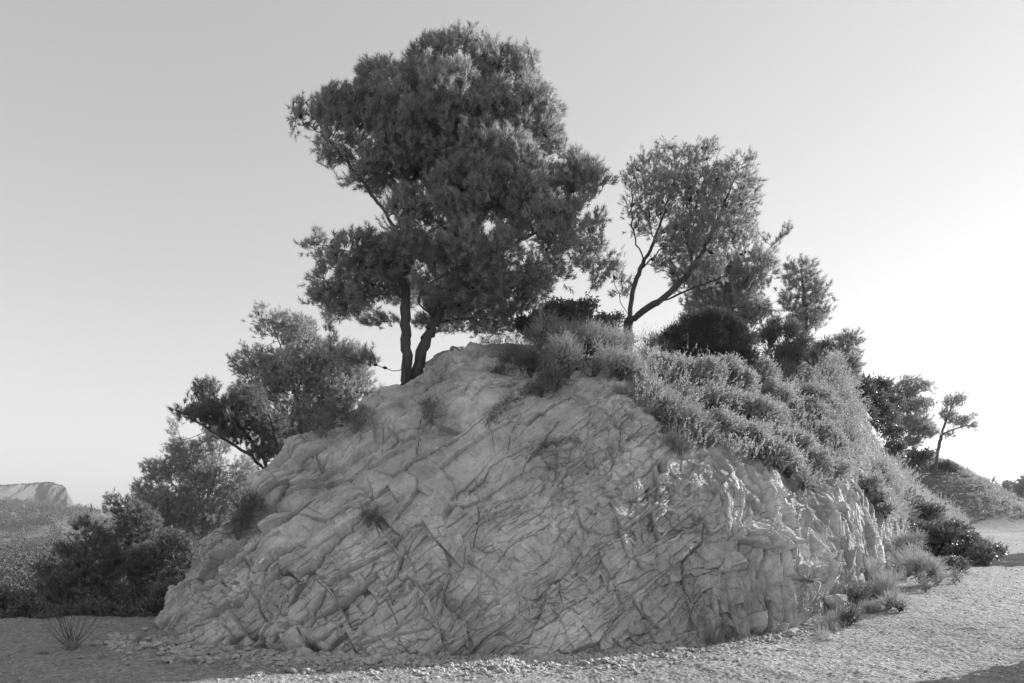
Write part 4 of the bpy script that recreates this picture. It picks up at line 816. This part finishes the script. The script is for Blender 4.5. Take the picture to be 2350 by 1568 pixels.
# stones
def stone_mesh(seed):
    r = np.random.default_rng(seed); n, k = 26, 18; V = []
    th_ = np.linspace(.02, math.pi-.02, k); ph = np.arange(n)*2*math.pi/n; T_, P_ = np.meshgrid(th_, ph, indexing='ij'); V = np.stack([np.sin(T_)*np.cos(P_), np.sin(T_)*np.sin(P_), np.cos(T_)], -1).reshape(-1, 3)
    for _ in range(13):
        nn = nrm(r.normal(size=3)); c = r.uniform(.45, .8); d = V@nn-c; V = V-np.maximum(d, 0)[:, None]*nn
    V = V+.05*fbm(V*2.5, seed)[:, None]*V; V = V*np.array([1.25, .95, .72])*r.uniform(.85, 1.15, 3)
    me = mesh_raw('stone', V, None, grid_quads(k, n, True), False); me.materials.append(M['stone']); return me
SM = [stone_mesh(900+i) for i in range(10)]
SG = 'loose stones along the foot of the outcrop'
def stone(u, v, r, label=None, flat=1., k=None, name='stone', cat='stone', sink=.35, asp=1.):
    p = at_ground(u, v); s = r*p[1]/F; o = bpy.data.objects.new(name, SM[R.integers(10) if k is None else k]); C.objects.link(o)
    o.location = (p[0], p[1], p[2]+s*flat*.72*(1-sink)); o.scale = (s*asp, s, s*flat); o.rotation_euler = (R.uniform(-.3, .3), R.uniform(-.3, .3), R.uniform(0, 6.28))
    return tag(o, label or 'loose pale limestone stone among the rubble at the foot of the outcrop', cat, SG if not name == 'boulder' else None)
stone(859, 1524, 23, 'squarish pale boulder lying alone on the gravel before the middle of the face', 1.05, 2, 'boulder', 'boulder')
stone(1917, 1402, 34, 'pale three sided boulder leaning at the foot of the sunlit cut', 1.2, 5, 'boulder', 'boulder')
for x, y, r, lb_ in [(885,865,42,'broad pale stone nearest the bare twigs'),(1120,765,40,'pale stone farthest back, beside the dark bushes on the left'),(1600,1000,66,'largest pale stone in the rubble at the left foot'),(1800,1005,50,'stone just right of the largest one in the left rubble')]:
    stone((x*.2553)*.94, (1350+y*.2553+r*.2)*.94, r*.2553*.94, lb_)
for x, y, r in [(770,985,28),(1345,885,60),(1250,935,45),(1440,1015,35),(1620,940,34),(1890,965,38),(1970,1070,30),(2010,1030,45),(1040,840,52),(1080,905,25),(1520,895,28),(1400,960,30),(940,845,30),(1220,1050,22),(1700,1035,26),(2110,980,24),(2200,960,30),(1470,800,36),(1390,715,40)]:
    stone(x*.2553*.94, (1350+y*.2553+r*.2)*.94, r*.2553*.94, flat=R.uniform(.6, 1))
for x, y, r, f_ in [(1080,1617,10,.6),(1112,1617,13,.5),(1240,1615,13,.9),(1291,1612,9,.8),(1310,1610,9,.8),(1338,1610,22,.5),(1430,1603,12,.4),(1458,1602,12,.5),(1492,1598,12,.8),(1606,1585,15,.6),(1635,1588,11,.6),(1661,1588,22,.45),(1560,1602,8,.6),(1900,1547,13,.6),(1930,1543,18,.3),(1959,1530,15,.7),(2006,1527,12,1),(2040,1531,12,.8),(2075,1524,8,.8),(960,1630,8,.7),(1016,1640,9,.6),(1200,1632,8,.6),(1700,1580,9,.5),(1780,1567,9,.6)]:
    stone(x*.94, y*.94, r*.94, flat=f_)
for _ in range(225):
    t = R.random(); u = 330+450*t if R.random() < .5 else R.uniform(600, 1950); v = np.interp(u, foot[:, 0], foot[:, 1])+R.exponential(9 if u > 780 else 14)+2; stone(u, v, R.uniform(4.5, 11)*(1.4 if u < 780 else .9), flat=R.uniform(.5, 1))
# gravel: small angular pebbles
g = G(); n = 42000; vv = HY+40+(1640-HY-40)*R.random(n)**.8; uu = R.uniform(-80, 2430, n)
near_foot = R.random(n) < .3; uu[near_foot] = R.uniform(250, 1950, near_foot.sum()); vv[near_foot] = np.interp(uu[near_foot], foot[:, 0], foot[:, 1])+R.exponential(12, near_foot.sum())-2
Y = g_dist(uu, vv); X = (uu-CX)/F*Y; s = (.004+.010*R.random(n)**3.5+.032*near_foot*R.random(n)**3)*np.clip(Y/8, 1, 3)
base = np.array([[1,0,0],[-.5,.87,0],[-.5,-.87,0],[.3,.5,.8],[-.6,0,.75],[.3,-.5,.8],[0,0,-.6]]); T_ = np.array([[0,1,3],[1,4,3],[1,2,4],[2,5,4],[2,0,5],[0,3,5],[3,4,5]])
Vp = base[None]*(1+R.normal(size=(n, 7, 3))*.22)*s[:, None, None]*R.uniform(.6, 1.5, (n, 1, 3)); a = R.random(n)*6.28; c_, s_ = np.cos(a)[:, None], np.sin(a)[:, None]
Vp = np.stack([Vp[..., 0]*c_-Vp[..., 1]*s_, Vp[..., 0]*s_+Vp[..., 1]*c_, Vp[..., 2]*.7], -1)+np.stack([X, Y, hmap(X, Y)+.006], 1)[:, None]
g.tri(Vp.reshape(-1, 3), (T_[None]+np.arange(n)[:, None, None]*7).reshape(-1, 3)); tag(g.build('gravel', M['stone']), 'small angular gravel strewn over the road', 'gravel', kind='stuff')
# painted trail marks on the rock
def paint(a, b_, w, mat, label):
    P_ = np.array([on_rock(a[0]+(b_[0]-a[0])*t, a[1]+(b_[1]-a[1])*t)[0] for t in np.linspace(0, 1, 7)]); nn = nrm(np.mean([on_rock(a[0], a[1])[1], on_rock(b_[0], b_[1])[1]], 0))
    d = nrm(P_[-1]-P_[0]); sd_ = nrm(np.cross(d, nn)); ln_ = np.linspace(0, 1, 7)[:, None]; P_ = P_[0]+(P_[-1]-P_[0])*ln_; hgt = ((RK[::3]-P_[3])@nn)[np.linalg.norm(RK[::3]-P_[3], axis=1) < .07].max()
    V = np.concatenate([P_+nn*(hgt+.002)+sd_*w/2, P_+nn*(hgt+.002)-sd_*w/2, P_+nn*(hgt-.03)-sd_*w/2, P_+nn*(hgt-.03)+sd_*w/2]).reshape(4, 7, 3)
    g = G(); g.quad(V.reshape(-1, 3), np.array([[r_*7+i, r_*7+i+1, ((r_+1) % 4)*7+i+1, ((r_+1) % 4)*7+i] for r_ in range(4) for i in range(6)])); g.quad(V[:, 0], np.array([[0, 1, 2, 3]])); g.quad(V[:, 6], np.array([[3, 2, 1, 0]]))
    o = g.build('paint_mark', mat, rock); o['label'] = label
paint((593, 1291), (610, 1279), .02, M['paint'], 'short white painted dash')
paint((618, 1214), (639, 1229), .011, M['paint_old'], 'one stroke of a faded painted cross'); paint((617, 1230), (640, 1215), .011, M['paint_old'], 'other stroke of a faded painted cross')
# trees beyond the right edge of the picture whose shade falls across the road
pine('pine_tree', 'pine beyond the right border that shades the bend of the road', [(None, [(2690,1290,24.9),(2690,1150,24.9),(2680,1010,24.9)])], [(2690,1010,24.9,120,80),(2740,1070,24.9,120,75),(2660,1090,24.9,110,60),(2830,1040,24.9,130,90)], 900, .12, D=.3, dk=.4, shoots=4, m=16, sl=.4, nl=.2, nw=.03)
S('roadside_bush', 'bush just beyond the right border whose shade touches the near gravel', [(2675,1285,110,6.2,1),(2770,1310,100,6.3,1),(2600,1390,70,6.2,1)], 'oak', group=RG)

# the air of the valley
bm_ = mesh_raw('haze', np.array([[x, y, z] for z in (-48, 75) for y in (-1450, 1450) for x in (-1450, 1450)], float), None, np.array([[0, 1, 3, 2], [4, 6, 7, 5], [0, 4, 5, 1], [2, 3, 7, 6], [0, 2, 6, 4], [1, 5, 7, 3]]))
import bmesh
bb = bmesh.new(); bb.from_mesh(bm_); bmesh.ops.recalc_face_normals(bb, faces=bb.faces); bb.to_mesh(bm_); bb.free()
hm = bpy.data.materials.new('haze'); hm.use_nodes = True; nt = hm.node_tree; nt.nodes.remove(nt.nodes['Principled BSDF'])
pv = nt.nodes.new('ShaderNodeVolumePrincipled'); pv.inputs['Color'].default_value = (.9, .9, .9, 1); pv.inputs['Density'].default_value = HAZE; pv.inputs['Anisotropy'].default_value = .3
nt.links.new(pv.outputs[0], nt.nodes['Material Output'].inputs['Volume']); tag(link('haze', bm_, hm), 'thin haze over the valley', 'haze', kind='stuff')
# ------------------------------------------------------------------ camera, sun and sky
cam = bpy.data.objects.new('camera', bpy.data.cameras.new('camera')); C.objects.link(cam)
cam.location = (0, 0, EYE); cam.rotation_euler = (math.radians(90), 0, 0)
cam.data.sensor_width = 36; cam.data.lens = F/2350*36; cam.data.shift_y = (1165-784)/2350
cam.data.clip_start = .1; cam.data.clip_end = 6000
bpy.context.scene.camera = cam
SUN_EL, SX, SY = math.radians(SUN[0]), math.sin(math.radians(SUN[1])), math.cos(math.radians(SUN[1]))
sd = Vector((SX*math.cos(SUN_EL), SY*math.cos(SUN_EL), math.sin(SUN_EL)))
sl = bpy.data.lights.new('sun', 'SUN'); sl.energy = SUN[2]; sl.angle = math.radians(.5); sl.color = (1, 1, 1)
so = bpy.data.objects.new('sun', sl); C.objects.link(so); so.rotation_euler = sd.to_track_quat('Z', 'Y').to_euler()
w = bpy.data.worlds.new('World'); bpy.context.scene.world = w; w.use_nodes = True
nt = w.node_tree; bg = nt.nodes['Background']; bg.inputs[1].default_value = SKYS
sk = nt.nodes.new('ShaderNodeTexSky'); sk.sky_type = 'NISHITA'; sk.sun_disc = False
sk.sun_elevation = SUN_EL; sk.sun_rotation = math.radians(SUN[1]); sk.air_density = SKY[0]; sk.dust_density = SKY[1]; sk.ozone_density = SKY[2]; sk.altitude = 100
sp = nt.nodes.new('ShaderNodeSeparateColor'); nt.links.new(sk.outputs[0], sp.inputs[0])      # the film sees the sky mostly in blue light
ma = nt.nodes.new('ShaderNodeMath'); ma.operation = 'MULTIPLY_ADD'; nt.links.new(sp.outputs[2], ma.inputs[0]); ma.inputs[1].default_value = FILM[0]
mb = nt.nodes.new('ShaderNodeMath'); mb.operation = 'MULTIPLY'; nt.links.new(sp.outputs[0], mb.inputs[0]); mb.inputs[1].default_value = FILM[1]; nt.links.new(mb.outputs[0], ma.inputs[2]); pw = nt.nodes.new('ShaderNodeMath'); pw.operation = 'POWER'; pw.inputs[1].default_value = FILM[2]; nt.links.new(ma.outputs[0], pw.inputs[0]); nt.links.new(pw.outputs[0], bg.inputs[0])
sc = bpy.context.scene; sc.view_settings.view_transform = 'Standard'; sc.view_settings.look = 'None'; sc.view_settings.exposure = EXPO
sc.view_settings.gamma = 1; sc.render.engine = 'CYCLES'; sc.cycles.max_bounces = 5; sc.cycles.diffuse_bounces = 3; sc.cycles.transparent_max_bounces = 8
sc.cycles.use_denoising = True
